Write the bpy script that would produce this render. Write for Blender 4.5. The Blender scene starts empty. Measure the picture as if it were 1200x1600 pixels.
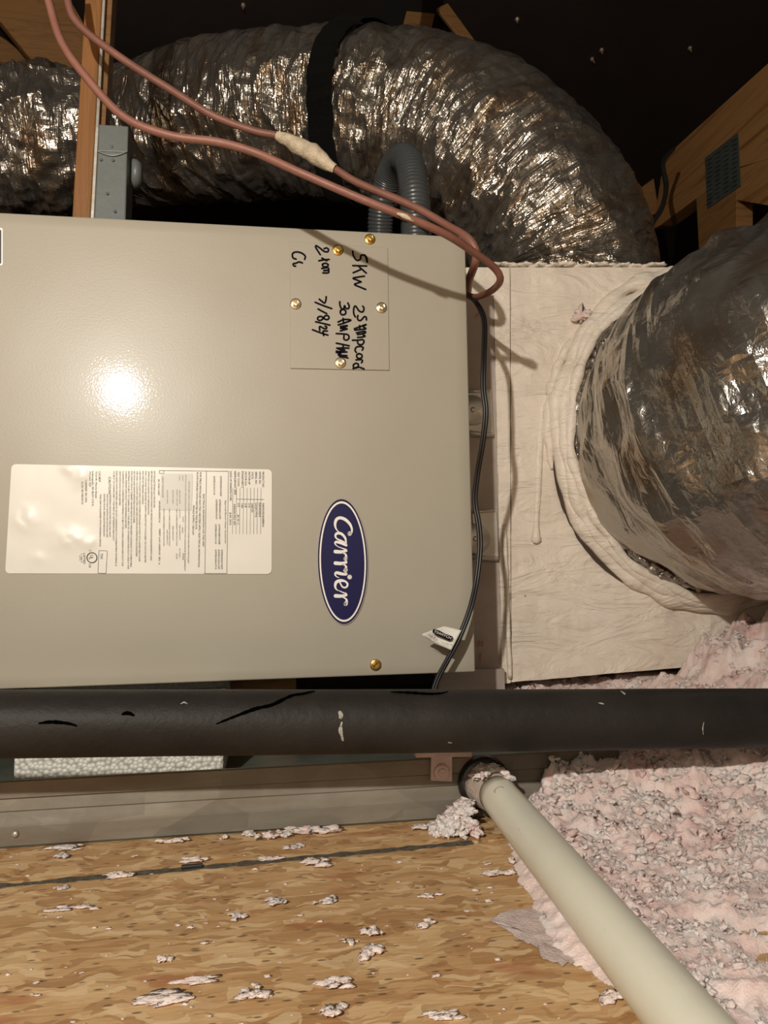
import bpy, bmesh, math, random
import numpy as np
from mathutils import Vector, Matrix, noise
random.seed(7)
C = bpy.context.scene.collection
S = bpy.context.scene

# ------------------------------------------------------------------ camera, light, exposure
F, CH = 1200.0, 0.2305                     # focal length in pixels, lens height above the deck
def axes(yaw, pitch, roll):
    cy, sy, cp, sp = math.cos(yaw), math.sin(yaw), math.cos(pitch), math.sin(pitch)
    w = Vector((sy*cp, cy*cp, sp)); r = Vector((cy, -sy, 0)); u = r.cross(w)
    c, s = math.cos(roll), math.sin(roll)
    return c*r + s*u, c*u - s*r, w
RX, UX, WX = axes(math.radians(8.776), math.radians(4.139), math.radians(-0.85))
cam = bpy.data.objects.new('camera', bpy.data.cameras.new('camera')); C.objects.link(cam)
cam.data.sensor_fit = 'VERTICAL'; cam.data.sensor_height = 24.0; cam.data.lens = F/1600*24.0
cam.data.clip_start = 0.01
m = Matrix((RX, UX, -WX)).transposed().to_4x4(); m.translation = Vector((0, 0, CH)); cam.matrix_world = m
S.camera = cam
S.view_settings.view_transform = 'Standard'; S.view_settings.look = 'None'
S.view_settings.exposure = 0.0; S.view_settings.gamma = 1.0; S.view_settings.use_curve_mapping = False
world = bpy.data.worlds.new('attic_dark'); S.world = world; world.use_nodes = True
world.node_tree.nodes['Background'].inputs[0].default_value = (0.0, 0.0, 0.0, 1)
lamp_d = bpy.data.lights.new('head_torch', 'POINT'); lamp_d.energy = 70; lamp_d.color = (1.0, 0.935, 0.835)
lamp_d.shadow_soft_size = 0.016
lamp = bpy.data.objects.new('head_torch', lamp_d); lamp.location = (-0.41, -0.47, 0.75); C.objects.link(lamp)

def ray(px, py): return RX*((px-600)/F) - UX*((py-800)/F) + WX
def at(px, py, Y):                          # the point seen at a pixel, at world depth Y
    v = ray(px, py); v = v*(Y/v.y); return Vector((v.x, v.y, v.z+CH))
def fl(px, py, z=0.0):                      # the point seen at a pixel, at height z
    v = ray(px, py); v = v*((z-CH)/v.z); return Vector((v.x, v.y, z))
def atX(px, py, X):
    v = ray(px, py); v = v*(X/v.x); return Vector((v.x, v.y, v.z+CH))

# ------------------------------------------------------------------ materials
class NT:
    def __init__(s, name):
        s.m = bpy.data.materials.new(name); s.m.use_nodes = True
        s.t = s.m.node_tree; s.b = s.t.nodes['Principled BSDF']
        s.tc = s.t.nodes.new('ShaderNodeTexCoord')
    def n(s, typ, **k):
        x = s.t.nodes.new(typ)
        for a, v in k.items(): setattr(x, a, v)
        return x
    def l(s, a, b): s.t.links.new(a, b)
    def map(s, scale=(1, 1, 1), rot=(0, 0, 0), loc=(0, 0, 0), src='Object'):
        x = s.n('ShaderNodeMapping'); s.l(s.tc.outputs[src], x.inputs[0])
        x.inputs['Scale'].default_value = scale; x.inputs['Rotation'].default_value = rot; x.inputs['Location'].default_value = loc
        return x.outputs[0]
    def noise(s, vec, scale, detail=3, rough=0.5, dist=0.0):
        x = s.n('ShaderNodeTexNoise'); s.l(vec, x.inputs['Vector'])
        x.inputs['Scale'].default_value = scale; x.inputs['Detail'].default_value = detail
        x.inputs['Roughness'].default_value = rough; x.inputs['Distortion'].default_value = dist
        return x.outputs[0]
    def vor(s, vec, scale, feature='F1', out='Distance', rand=1.0):
        x = s.n('ShaderNodeTexVoronoi', feature=feature); s.l(vec, x.inputs['Vector'])
        x.inputs['Scale'].default_value = scale; x.inputs['Randomness'].default_value = rand
        return x.outputs[out]
    def ramp(s, fac, stops, interp='LINEAR'):
        x = s.n('ShaderNodeValToRGB'); s.l(fac, x.inputs[0]); e = x.color_ramp.elements; x.color_ramp.interpolation = interp
        while len(e) < len(stops): e.new(0.5)
        for el, (p, c) in zip(e, stops):
            el.position = p; el.color = (c[0], c[1], c[2], 1) if not isinstance(c, (int, float)) else (c, c, c, 1)
        return x.outputs[0]
    def mix(s, fac, a, b, mode='MIX'):
        x = s.n('ShaderNodeMix', data_type='RGBA', blend_type=mode)
        if isinstance(fac, (int, float)): x.inputs[0].default_value = fac
        else: s.l(fac, x.inputs[0])
        for i, v in ((6, a), (7, b)):
            if isinstance(v, tuple): x.inputs[i].default_value = (v[0], v[1], v[2], 1)
            else: s.l(v, x.inputs[i])
        return x.outputs[2]
    def math(s, op, a, b=0.0):
        x = s.n('ShaderNodeMath', operation=op)
        for i, v in ((0, a), (1, b)):
            if isinstance(v, (int, float)): x.inputs[i].default_value = v
            else: s.l(v, x.inputs[i])
        return x.outputs[0]
    def bump(s, h, dist, strength=1.0, prev=None):
        x = s.n('ShaderNodeBump'); s.l(h, x.inputs['Height']); x.inputs['Distance'].default_value = dist
        x.inputs['Strength'].default_value = strength
        if prev: s.l(prev, x.inputs['Normal'])
        return x.outputs[0]
    def set(s, color=None, rough=None, metal=None, normal=None, **k):
        for key, v in (('Base Color', color), ('Roughness', rough), ('Metallic', metal), ('Normal', normal)):
            if v is None: continue
            if isinstance(v, tuple): s.b.inputs[key].default_value = (v[0], v[1], v[2], 1)
            elif isinstance(v, (int, float)): s.b.inputs[key].default_value = v
            else: s.l(v, s.b.inputs[key])
        for key, v in k.items(): s.b.inputs[key.replace('_', ' ')].default_value = v
        return s.m
def plain(name, c, rough=0.5, metal=0.0, var=0.15, scale=40, bump=0.0, **k):
    t = NT(name); v = t.map()
    n = t.noise(v, scale, 4, 0.6)
    lo = tuple(x*(1-var) for x in c); hi = tuple(min(1, x*(1+var)) for x in c)
    col = t.ramp(n, [(0.3, lo), (0.7, hi)])
    nm = t.bump(t.noise(v, scale*6, 3), bump) if bump else None
    return t.set(col, rough, metal, nm, **k)

M = {}
def mk_beige():
    t = NT('beige_powder_coat'); v = t.map()
    big = t.noise(v, 5, 3); col = t.ramp(big, [(0.3, (0.355, 0.328, 0.265)), (0.7, (0.38, 0.352, 0.288))])
    b1 = t.bump(t.noise(v, 420, 2), 0.00007)
    b2 = t.bump(t.noise(t.map((60, 60, 900)), 1.0, 3, 0.6), 0.00004, 1.0, b1)
    b3 = t.bump(t.noise(v, 4, 2), 0.003, 1.0, b2)
    return t.set(col, 0.36, 0.0, b3, Specular_IOR_Level=0.35, Coat_Weight=0.30, Coat_Roughness=0.055) if not t.l(b1, t.b.inputs['Coat Normal']) else None
M['beige'] = mk_beige()
def mk_foil(name, roughlo, roughhi, us, tint=(0.42, 0.39, 0.345), fine=1.0):
    t = NT(name); o = t.map()
    w = t.noise(t.map((us, us*0.10, 1), src='UV'), 1.0, 3, 0.55, 0.8)
    b1 = t.bump(t.math('ABSOLUTE', t.math('SUBTRACT', w, 0.5)), 0.010*fine)
    b2 = t.bump(t.vor(o, 34, 'DISTANCE_TO_EDGE'), 0.0035*fine, 1.0, b1)
    b3 = t.bump(t.noise(o, 75, 3, 0.65, 1.2), 0.0016*fine, 1.0, b2)
    pr = t.noise(t.map((26, 7, 1), src='UV'), 1.0, 3, 0.6)
    col = t.mix(t.ramp(pr, [(0.52, 0.0), (0.62, 1.0)]), tint, (tint[0]*0.85, tint[1]*0.72, tint[2]*0.60))
    ro = t.ramp(t.noise(o, 10, 3), [(0.35, roughlo), (0.65, roughhi)])
    return t.set(col, ro, 0.88, b3)
M['foil'] = mk_foil('crinkled_foil', 0.10, 0.26, 60)
M['foil_smooth'] = mk_foil('stretched_foil', 0.12, 0.28, 45, (0.40, 0.375, 0.335), 0.6)
M['foil_cuff'] = mk_foil('cuff_foil', 0.10, 0.2, 90, (0.34, 0.315, 0.28), 1.2)
M['foil_left'] = mk_foil('crinkled_foil_old', 0.10, 0.26, 60, (0.40, 0.37, 0.33))
def mk_mastic():
    t = NT('white_mastic'); v = t.map()
    col = t.ramp(t.noise(v, 9, 5, 0.6), [(0.25, (0.66, 0.58, 0.485)), (0.5, (0.75, 0.67, 0.57)), (0.8, (0.79, 0.715, 0.62))])
    st = t.noise(t.map((9, 9, 26), (0, 0.9, 0)), 1.0, 4, 0.55, 1.6)
    b = t.bump(st, 0.009); b = t.bump(t.noise(v, 60, 4, 0.6), 0.0012, 1.0, b)
    spk = t.ramp(t.vor(v, 28), [(0.035, 1.0), (0.06, 0.0)])
    col = t.mix(t.math('MULTIPLY', spk, t.ramp(t.noise(v, 6, 2), [(0.55, 0.0), (0.62, 0.8)])), col, (0.12, 0.07, 0.04))
    return t.set(col, 0.5, 0.0, b)
M['mastic'] = mk_mastic()
M['collar'] = plain('mauve_duct_board', (0.36, 0.30, 0.26), 0.55, 0.0, 0.18, 14, 0.0006)
def mk_galv(name, c, rough):
    t = NT(name); v = t.map()
    sp = t.vor(t.map((20, 20, 34)), 1.0, 'F1', 'Color')
    g = t.ramp(sp, [(0.0, tuple(x*0.8 for x in c)), (1.0, tuple(min(1, x*1.12) for x in c))])
    st = t.ramp(t.noise(t.map((5, 5, 30)), 1.0, 5, 0.65), [(0.45, 0.0), (0.75, 0.75)])
    col = t.mix(st, g, (c[0]*0.72, c[1]*0.55, c[2]*0.38))
    return t.set(col, t.ramp(t.noise(v, 25, 4), [(0.3, rough), (0.7, rough+0.2)]), 0.55, t.bump(t.noise(v, 70, 3), 0.0005))
M['galv'] = mk_galv('dull_galvanized_steel', (0.225, 0.205, 0.168), 0.6)
M['zinc'] = mk_galv('bright_zinc', (0.62, 0.60, 0.54), 0.26)
M['box_grey'] = plain('grey_enamel', (0.155, 0.172, 0.168), 0.4, 0.0, 0.1, 20, 0.0003)
def mk_wood(name, c1, c2, sc=(6, 60, 60)):
    t = NT(name)
    g = t.noise(t.map(sc), 1.0, 5, 0.6, 1.5)
    col = t.ramp(g, [(0.3, c1), (0.5, c2), (0.62, tuple(x*0.75 for x in c2)), (0.75, tuple(min(1, x*1.1) for x in c2))])
    return t.set(col, 0.6, 0.0, t.bump(g, 0.0008))
M['wood'] = mk_wood('pine_framing', (0.13, 0.06, 0.018), (0.22, 0.11, 0.035), (4, 4, 45))
M['wood_along'] = mk_wood('pine_framing_long', (0.12, 0.048, 0.012), (0.29, 0.145, 0.05), (10, 1.6, 26))
M['wood_post'] = mk_wood('orange_pine_post', (0.22, 0.085, 0.02), (0.29, 0.125, 0.033), (60, 60, 4))
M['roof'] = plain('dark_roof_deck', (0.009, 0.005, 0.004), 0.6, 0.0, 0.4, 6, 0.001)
M['wall'] = plain('bare_attic_boards', (0.10, 0.06, 0.035), 0.8, 0.0, 0.3, 6)
M['bounce_wall'] = plain('pale_bounce_board', (0.48, 0.42, 0.355), 0.85, 0.0, 0.08, 6)  # pale tone chosen so the added wall throws fill light back
M['black_foam'] = None
def mk_foam():
    t = NT('black_pipe_foam'); v = t.map()
    col = t.ramp(t.noise(v, 12, 5, 0.6), [(0.3, (0.013, 0.0115, 0.010)), (0.7, (0.024, 0.021, 0.018))])
    sm = t.ramp(t.noise(t.map((18, 18, 60)), 1.0, 4), [(0.66, 0.0), (0.8, 0.45)])
    col = t.mix(sm, col, (0.007, 0.006, 0.005))
    return t.set(col, 0.55, 0.0, t.bump(t.noise(v, 45, 5, 0.7), 0.0012), Specular_IOR_Level=0.2)
M['black_foam'] = mk_foam()
M['black'] = plain('black_plastic', (0.012, 0.011, 0.010), 0.4, 0.0, 0.2, 30)
M['black_wire'] = plain('black_wire_jacket', (0.008, 0.007, 0.007), 0.42, 0.0, 0.2, 30)
M['strap'] = None
def mk_strap():
    t = NT('black_webbing'); w = t.n('ShaderNodeTexWave'); t.l(t.map((260, 1, 1), src='UV'), w.inputs[0]); w.inputs['Scale'].default_value = 1
    return t.set((0.006, 0.0055, 0.0055), 0.75, 0.0, t.bump(w.outputs[1], 0.0015), Specular_IOR_Level=0.2)
M['strap'] = mk_strap()
def mk_pink_wire():
    t = NT('salmon_wire_jacket'); v = t.map()
    col = t.ramp(t.noise(v, 22, 4, 0.6), [(0.3, (0.19, 0.078, 0.054)), (0.7, (0.26, 0.115, 0.084))])
    return t.set(col, 0.5, 0.0, t.bump(t.noise(v, 140, 3), 0.0004))
M['pink_wire'] = mk_pink_wire()
M['tape'] = plain('cream_tape', (0.60, 0.50, 0.36), 0.55, 0.0, 0.25, 60, 0.0015)
M['conduit'] = plain('grey_conduit', (0.060, 0.064, 0.066), 0.3, 0.0, 0.12, 20)
M['label'] = plain('white_label_stock', (0.74, 0.72, 0.65), 0.35, 0.0, 0.03, 20)
M['label_grey'] = plain('grey_label_patch', (0.60, 0.59, 0.53), 0.4, 0.0, 0.03, 20)
M['ink'] = plain('grey_print', (0.05, 0.047, 0.042), 0.5, 0.0, 0.05)
M['ink_black'] = plain('black_marker', (0.006, 0.005, 0.008), 0.8, 0.0, 0.05, 40, 0.0, Specular_IOR_Level=0.1)
M['navy'] = plain('navy_enamel', (0.006, 0.006, 0.062), 0.45, 0.0, 0.06, 40, 0.0, Specular_IOR_Level=0.25)
M['navy_dark'] = plain('dark_navy_rim', (0.010, 0.006, 0.022), 0.45, 0.0, 0.06, 40, 0.0, Specular_IOR_Level=0.25)
M['lilac'] = plain('pale_lilac_edge', (0.36, 0.32, 0.38), 0.3, 0.0, 0.05)
M['badge_white'] = plain('badge_white', (0.86, 0.83, 0.80), 0.3, 0.0, 0.02)
M['split'] = plain('black_split', (0.001, 0.001, 0.001), 1.0, 0.0, 0.1, 40, 0.0, Specular_IOR_Level=0.0)
M['brass'] = plain('yellow_zinc_screw', (0.62, 0.40, 0.11), 0.28, 0.95, 0.15, 200)
M['brass_pale'] = plain('pale_yellow_zinc_screw', (0.66, 0.56, 0.36), 0.25, 0.95, 0.12, 200)
M['pvc'] = None
def mk_pvc():
    t = NT('white_pvc'); v = t.map()
    col = t.ramp(t.noise(v, 8, 4), [(0.3, (0.61, 0.585, 0.475)), (0.7, (0.67, 0.65, 0.54))])
    d = t.ramp(t.noise(v, 120, 4, 0.7), [(0.66, 0.0), (0.74, 0.5)])
    col = t.mix(d, col, (0.42, 0.38, 0.30))
    return t.set(col, 0.38, 0.0, t.bump(t.noise(v, 30, 3), 0.0006))
M['pvc'] = mk_pvc()
M['dusty'] = plain('dusty_pink_plastic', (0.52, 0.39, 0.36), 0.7, 0.0, 0.15, 60, 0.0008)
M['adapter'] = plain('dusty_grey_adapter', (0.36, 0.30, 0.25), 0.7, 0.0, 0.2, 60, 0.001)
def mk_eps():
    t = NT('bead_foam'); v = t.map()
    d = t.vor(v, 210, 'F1', 'Distance', 0.8)
    col = t.ramp(d, [(0.25, (0.80, 0.78, 0.70)), (0.5, (0.66, 0.64, 0.57)), (0.75, (0.42, 0.40, 0.35))])
    return t.set(col, 0.6, 0.0, t.bump(t.math('MULTIPLY', d, -1.0), 0.0022))
M['eps'] = mk_eps()
def mk_osb():
    t = NT('oriented_strand_board'); v = t.map()
    wob = t.n('ShaderNodeTexNoise'); t.l(v, wob.inputs['Vector']); wob.inputs['Scale'].default_value = 28; wob.inputs['Detail'].default_value = 3
    def strands(rot, sx, sy, k):
        mp = t.n('ShaderNodeMapping'); t.l(t.mix(0.04, v, wob.outputs[1], 'ADD'), mp.inputs[0])
        mp.inputs['Rotation'].default_value = (0, 0, rot); mp.inputs['Scale'].default_value = (sx, sy, 1); mp.inputs['Location'].default_value = (k, k*2, 0)
        c = t.vor(mp.outputs[0], 1.0, 'F1', 'Color'); e = t.vor(mp.outputs[0], 1.0, 'DISTANCE_TO_EDGE')
        return c, e
    c1, e1 = strands(0.15, 22, 85, 0.0); c2, e2 = strands(-0.7, 30, 90, 3.1); c3, e3 = strands(0.9, 36, 110, 7.7)
    def sep(c):
        x = t.n('ShaderNodeSeparateColor'); t.l(c, x.inputs[0]); return x.outputs
    s1, s2, s3 = sep(c1), sep(c2), sep(c3)
    pal = [(0.0, (0.40, 0.215, 0.085)), (0.25, (0.51, 0.30, 0.13)), (0.65, (0.58, 0.36, 0.17)), (1.0, (0.66, 0.45, 0.235))]
    a, b, c = t.ramp(s1[0], pal), t.ramp(s2[0], pal), t.ramp(s3[0], pal)
    col = t.mix(t.ramp(s2[1], [(0.42, 0.0), (0.58, 1.0)]), a, b)
    col = t.mix(t.ramp(s3[1], [(0.56, 0.0), (0.68, 0.8)]), col, c)
    gr = t.noise(t.map((40, 420, 1), (0, 0, 0.15)), 1.0, 3, 0.6)
    col = t.mix(0.5, col, t.ramp(gr, [(0.3, (0.55, 0.5, 0.45)), (0.7, (1.0, 1.0, 1.0))]), 'MULTIPLY')
    c4, e4 = strands(0.35, 70, 210, 12.3); s4 = sep(c4)
    col = t.mix(t.ramp(s4[0], [(0.80, 0.0), (0.84, 0.55)]), col, (0.70, 0.52, 0.30))
    col = t.mix(t.ramp(s4[1], [(0.84, 0.0), (0.88, 0.5)]), col, (0.26, 0.12, 0.045))
    edge = t.ramp(t.noise(t.map((55, 170, 1), (0, 0, 0.3)), 1.0, 5, 0.75), [(0.66, 0.0), (0.74, 0.65)])
    col = t.mix(edge, col, (0.16, 0.075, 0.028))
    red = t.ramp(t.noise(t.map((9, 26, 1), (0, 0, -0.35), (4, 1, 0)), 1.0, 3, 0.5), [(0.63, 0.0), (0.67, 0.6)])
    col = t.mix(red, col, (0.34, 0.12, 0.045))
    # little dark flecks
    fk = t.ramp(t.vor(t.map((60, 170, 1), (0, 0, 0.25), (2, 5, 0)), 1.0), [(0.12, 0.8), (0.20, 0.0)])
    col = t.mix(fk, col, (0.09, 0.05, 0.025))
    h = t.math('ADD', s1[2], t.math('MULTIPLY', gr, 0.4))
    bm_ = t.bump(h, 0.0007)
    return t.set(col, t.ramp(s2[0], [(0, 0.55), (1, 0.75)]), 0.0, bm_)
M['osb'] = mk_osb()
M['seam'] = plain('dusty_seam', (0.10, 0.085, 0.058), 0.9, 0.0, 0.55, 200, 0.002)
def mk_pinkins():
    t = NT('pink_fibreglass'); v = t.map(); w = t.noise(v, 26, 4, 0.65)
    col = t.ramp(w, [(0.28, (0.64, 0.42, 0.385)), (0.42, (0.78, 0.60, 0.555)), (0.58, (0.85, 0.71, 0.665)), (0.75, (0.88, 0.79, 0.745))])
    hot = t.ramp(t.vor(v, 16), [(0.05, 0.5), (0.12, 0.0)])
    col = t.mix(hot, col, (0.68, 0.25, 0.24))
    gy = t.ramp(t.noise(t.map((1, 1, 1), (0, 0, 0), (3, 9, 1)), 9, 3), [(0.56, 0.0), (0.72, 0.4)])
    col = t.mix(gy, col, (0.60, 0.49, 0.46))
    crev_shade = t.ramp(t.noise(v, 75, 4, 0.7), [(0.62, 0.0), (0.72, 0.6)])  # random dark red spots painted in as shaded crevices
    col = t.mix(crev_shade, col, (0.34, 0.15, 0.14))
    return t.set(col, 0.95, 0.0, t.bump(t.noise(v, 420, 4, 0.75), 0.0018), Specular_IOR_Level=0.15, Subsurface_Weight=0.6, Subsurface_Scale=0.0035, Subsurface_Radius=(1.0, 0.7, 0.65))
M['pink'] = mk_pinkins()
M['fluff_grey'] = plain('grey_fibreglass_film', (0.52, 0.42, 0.385), 0.95, 0.0, 0.25, 90, 0.001)
M['fluff_white'] = plain('pale_fibreglass', (0.68, 0.57, 0.52), 0.95, 0.0, 0.15, 90, 0.001)
M['yellow_fluff'] = plain('yellow_fibreglass', (0.62, 0.50, 0.17), 0.95, 0.0, 0.15, 90, 0.001)
M['plate'] = plain('dull_nail_plate', (0.10, 0.115, 0.105), 0.5, 0.5, 0.2, 30)
M['nail'] = plain('nail_steel', (0.75, 0.62, 0.52), 0.3, 0.8, 0.1, 30)
M['dark'] = plain('gap_shade', (0.06, 0.038, 0.028), 0.9, 0.0, 0.3, 30)  # paints the shade inside the mastic tear
M['rust_ink'] = plain('faded_red_print', (0.34, 0.15, 0.13), 0.7, 0.0, 0.3, 90)

# ------------------------------------------------------------------ builders
def thing(name, loc, label, cat, group=None):
    o = bpy.data.objects.new(name, None); C.objects.link(o); o.location = loc; o.empty_display_size = 0.02
    o['label'] = label; o['category'] = cat
    if group: o['group'] = group
    return o
def tag(o, label, cat, group=None, kind=None):
    o['label'] = label; o['category'] = cat
    if group: o['group'] = group
    if kind: o['kind'] = kind
    return o
def wloc(o):
    p = Vector((0, 0, 0))
    while o: p += o.location; o = o.parent
    return p
def obj(name, verts, faces, mat, parent=None, smooth=False, label=None, origin=None, uv=None):
    vs = [Vector(v) for v in verts]
    if parent: base = wloc(parent)
    else:
        base = Vector(origin) if origin else Vector((sum(v.x for v in vs)/len(vs), sum(v.y for v in vs)/len(vs), min(v.z for v in vs)))
    me = bpy.data.meshes.new(name); me.from_pydata([v-base for v in vs], [], faces)
    bm = bmesh.new(); bm.from_mesh(me); bmesh.ops.recalc_face_normals(bm, faces=bm.faces)
    if uv:
        lay = bm.loops.layers.uv.new('UVMap'); bm.verts.ensure_lookup_table()
        for f in bm.faces:
            for lp in f.loops: lp[lay].uv = uv[lp.vert.index]
    bm.to_mesh(me); bm.free()
    if smooth: me.polygons.foreach_set('use_smooth', [True]*len(me.polygons))
    mats = mat if isinstance(mat, list) else [mat]
    for x in mats: me.materials.append(x)
    o = bpy.data.objects.new(name, me); C.objects.link(o)
    if parent: o.parent = parent
    else: o.location = base
    if label: o['label'] = label
    return o
class MB:
    def __init__(s): s.v = []; s.f = []
    def add(s, v, f):
        k = len(s.v); s.v += [Vector(x) for x in v]; s.f += [[i+k for i in q] for q in f]; return s
    def hexa(s, c, bev=0.0):                # eight corners: front quad (4) then back quad (4)
        bm = bmesh.new(); vs = [bm.verts.new(x) for x in c]
        for q in ((0, 1, 2, 3), (7, 6, 5, 4), (0, 4, 5, 1), (1, 5, 6, 2), (2, 6, 7, 3), (3, 7, 4, 0)): bm.faces.new([vs[i] for i in q])
        bmesh.ops.recalc_face_normals(bm, faces=bm.faces)
        if bev: bmesh.ops.bevel(bm, geom=bm.edges[:], offset=bev, segments=2, affect='EDGES', profile=0.5)
        bm.verts.index_update()
        s.add([v.co.copy() for v in bm.verts], [[v.index for v in f.verts] for f in bm.faces]); bm.free(); return s
    def box(s, a, b, bev=0.0):
        x0, y0, z0 = a; x1, y1, z1 = b
        return s.hexa([(x0, y0, z0), (x1, y0, z0), (x1, y0, z1), (x0, y0, z1), (x0, y1, z0), (x1, y1, z0), (x1, y1, z1), (x0, y1, z1)], bev)
    def prism(s, pts, d):                   # polygon pts extruded by vector d
        n = len(pts); p = [Vector(x) for x in pts]; d = Vector(d)
        return s.add(p+[x+d for x in p], [list(range(n)), list(range(2*n-1, n-1, -1))]+[[i, (i+1) % n, n+(i+1) % n, n+i] for i in range(n)])
    def tube(s, path, r, seg=12, cap=True):
        P = [Vector(p) for p in path]; n = len(P); fr = frames(P)
        R = r if isinstance(r, (list, tuple)) else [r]*n
        v = []; f = []
        for i in range(n):
            a, b = fr[i]
            for k in range(seg):
                t = 2*math.pi*k/seg; v.append(P[i]+(a*math.cos(t)+b*math.sin(t))*R[i])
        for i in range(n-1):
            for k in range(seg):
                k2 = (k+1) % seg; f.append([i*seg+k, i*seg+k2, (i+1)*seg+k2, (i+1)*seg+k])
        if cap: f.append(list(range(seg-1, -1, -1))); f.append([(n-1)*seg+k for k in range(seg)])
        return s.add(v, f)
    def obj(s, name, mat, parent=None, smooth=False, **k): return obj(name, s.v, s.f, mat, parent, smooth, **k)
def frames(P, a0=None):
    n = len(P); T = []
    for i in range(n): T.append((P[min(i+1, n-1)]-P[max(i-1, 0)]).normalized())
    a = a0 if a0 is not None else T[0].orthogonal().normalized(); out = []
    for i in range(n):
        a = (a - T[i]*a.dot(T[i])).normalized(); out.append((a, T[i].cross(a)))
    return out
def spline(pts, step):                     # Catmull-Rom through vectors of any length, resampled evenly
    P = [np.array(p, float) for p in pts]; P = [2*P[0]-P[1]]+P+[2*P[-1]-P[-2]]
    D = []
    for i in range(1, len(P)-2):
        for t in np.linspace(0, 1, 24, endpoint=False):
            a, b, c, d = P[i-1:i+3]
            D.append(0.5*((2*b)+(c-a)*t+(2*a-5*b+4*c-d)*t*t+(3*b-a-3*c+d)*t**3))
    D.append(P[-2]); D = np.array(D); L = np.concatenate([[0], np.cumsum(np.linalg.norm(np.diff(D[:, :3], axis=0), axis=1))])
    n = max(3, int(L[-1]/step)+1); q = np.linspace(0, L[-1], n)
    return np.stack([np.interp(q, L, D[:, k]) for k in range(D.shape[1])], 1), q
def pxpath(pts, step):                     # (px, py, Y[, extra]) control points -> 3-D samples
    return spline([tuple(at(p[0], p[1], p[2]))+tuple(p[3:]) for p in pts], step)
def nz(x, y, z): return noise.noise(Vector((x, y, z)))

# ------------------------------------------------------------------ the setting
def structure(o): o['kind'] = 'structure'; return o
fz = bpy.data.objects.new('floor', None); C.objects.link(fz); fz['kind'] = 'structure'
s0, s1 = fl(0, 1385), fl(700, 1320)
def seam(x): return s0.y+(s1.y-s0.y)*(x-s0.x)/(s1.x-s0.x)
g = 0.0022
mb = MB().hexa([(-4, -3, -0.018), (4, -3, -0.018), (4, -3, 0), (-4, -3, 0), (-4, seam(-4)-g, -0.018), (4, seam(4)-g, -0.018), (4, seam(4)-g, 0), (-4, seam(-4)-g, 0)], 0.0008)
mb.obj('osb_panel', M['osb'], fz)
mb = MB().hexa([(-4, seam(-4)+g, -0.018), (4, seam(4)+g, -0.018), (4, seam(4)+g, 0), (-4, seam(-4)+g, 0), (-4, 4.8, -0.018), (4, 4.8, -0.018), (4, 4.8, 0), (-4, 4.8, 0)], 0.0008)
mb.obj('osb_panel', M['osb'], fz)
# dust packed in the joint, irregular, just proud of the boards in places
v, f = [], []
N = 260
for i in range(N):
    x = -0.45+0.62*i/(N-1); y = seam(x); w = 0.0046+0.0034*nz(x*90, 3, 1)+0.0040*nz(x*20, 8, 1)
    w = max(0.0012, w); h = 0.0004+0.0004*nz(x*80, 1, 2)
    v += [(x, y-w, -0.004), (x, y-w*0.9, h), (x, y+w*0.9, h), (x, y+w, -0.004)]
    if i: k = 4*i; f += [[k-4, k, k+1, k-3], [k-3, k+1, k+2, k-2], [k-2, k+2, k+3, k-1]]
obj('panel_joint', v, f, M['seam'], fz)
def roofz(y): return 2.6-0.5*y
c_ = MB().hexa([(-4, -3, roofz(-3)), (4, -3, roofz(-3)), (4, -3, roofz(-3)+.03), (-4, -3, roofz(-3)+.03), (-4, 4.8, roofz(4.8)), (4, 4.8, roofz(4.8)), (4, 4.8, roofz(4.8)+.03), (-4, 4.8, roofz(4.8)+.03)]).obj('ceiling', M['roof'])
structure(c_)
structure(MB().box((-4.05, -3, 0), (-4, 4.8, 4.2)).obj('wall_left', M['wall']))
structure(MB().box((4, -3, 0), (4.05, 4.8, 4.2)).obj('wall_right', M['wall']))
structure(MB().box((-4, -1.22, 0), (4, -1.17, 3.16)).obj('bounce_wall', M['bounce_wall']))  # unseen wall added behind the camera to bounce fill light
for px, py in ((808, 30), (940, 78), (925, 92), (1078, 75), (957, 236), (820, 150), (380, 8)):
    d = ray(px, py); t = (2.6-CH)/(d.z+0.5*d.y); p = Vector((d.x*t, d.y*t, CH+d.z*t))
    n = Vector((0.15*math.sin(px), -0.45, -0.9)).normalized()
    MB().tube([p+n*-0.004, p+n*0.014, p+n*0.018, p+n*0.022], [0.002, 0.002, 0.0015, 0.0003], 8).tube([p+n*0.0005, p+n*0.001], 0.006, 8).obj('nail', M['nail'], c_)

# ------------------------------------------------------------------ roof framing
def lumber(name, pts, Y, thick, label, cat='beam', mat='wood', group=None):
    q = [at(x, y, yy) for x, y, yy in ((p[0], p[1], p[2] if len(p) > 2 else Y) for p in pts)]
    cen = sum(q, Vector())/len(q); dirv = Vector((0, thick, 0))
    mb = MB().prism(q, dirv)
    bm = bmesh.new(); vs = [bm.verts.new(x) for x in mb.v]
    for fc in mb.f: bm.faces.new([vs[i] for i in fc])
    bmesh.ops.recalc_face_normals(bm, faces=bm.faces); bmesh.ops.bevel(bm, geom=bm.edges[:], offset=0.002, segments=1, affect='EDGES')
    bm.verts.index_update(); o = obj(name, [x.co.copy() for x in bm.verts], [[x.index for x in fc.verts] for fc in bm.faces], M[mat]); bm.free()
    return tag(o, label, cat, group)
lumber('rafter', [(-140, -140), (75, -60), (180, 120), (60, 108)], 1.78, 0.04, 'brown pine rafter slanting across the top left corner behind the salmon wires')
lumber('rafter', [(-120, -20), (10, 62), (100, 135), (-120, 160)], 1.90, 0.04, 'darker pine board low at the left edge above the far foil duct')
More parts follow.
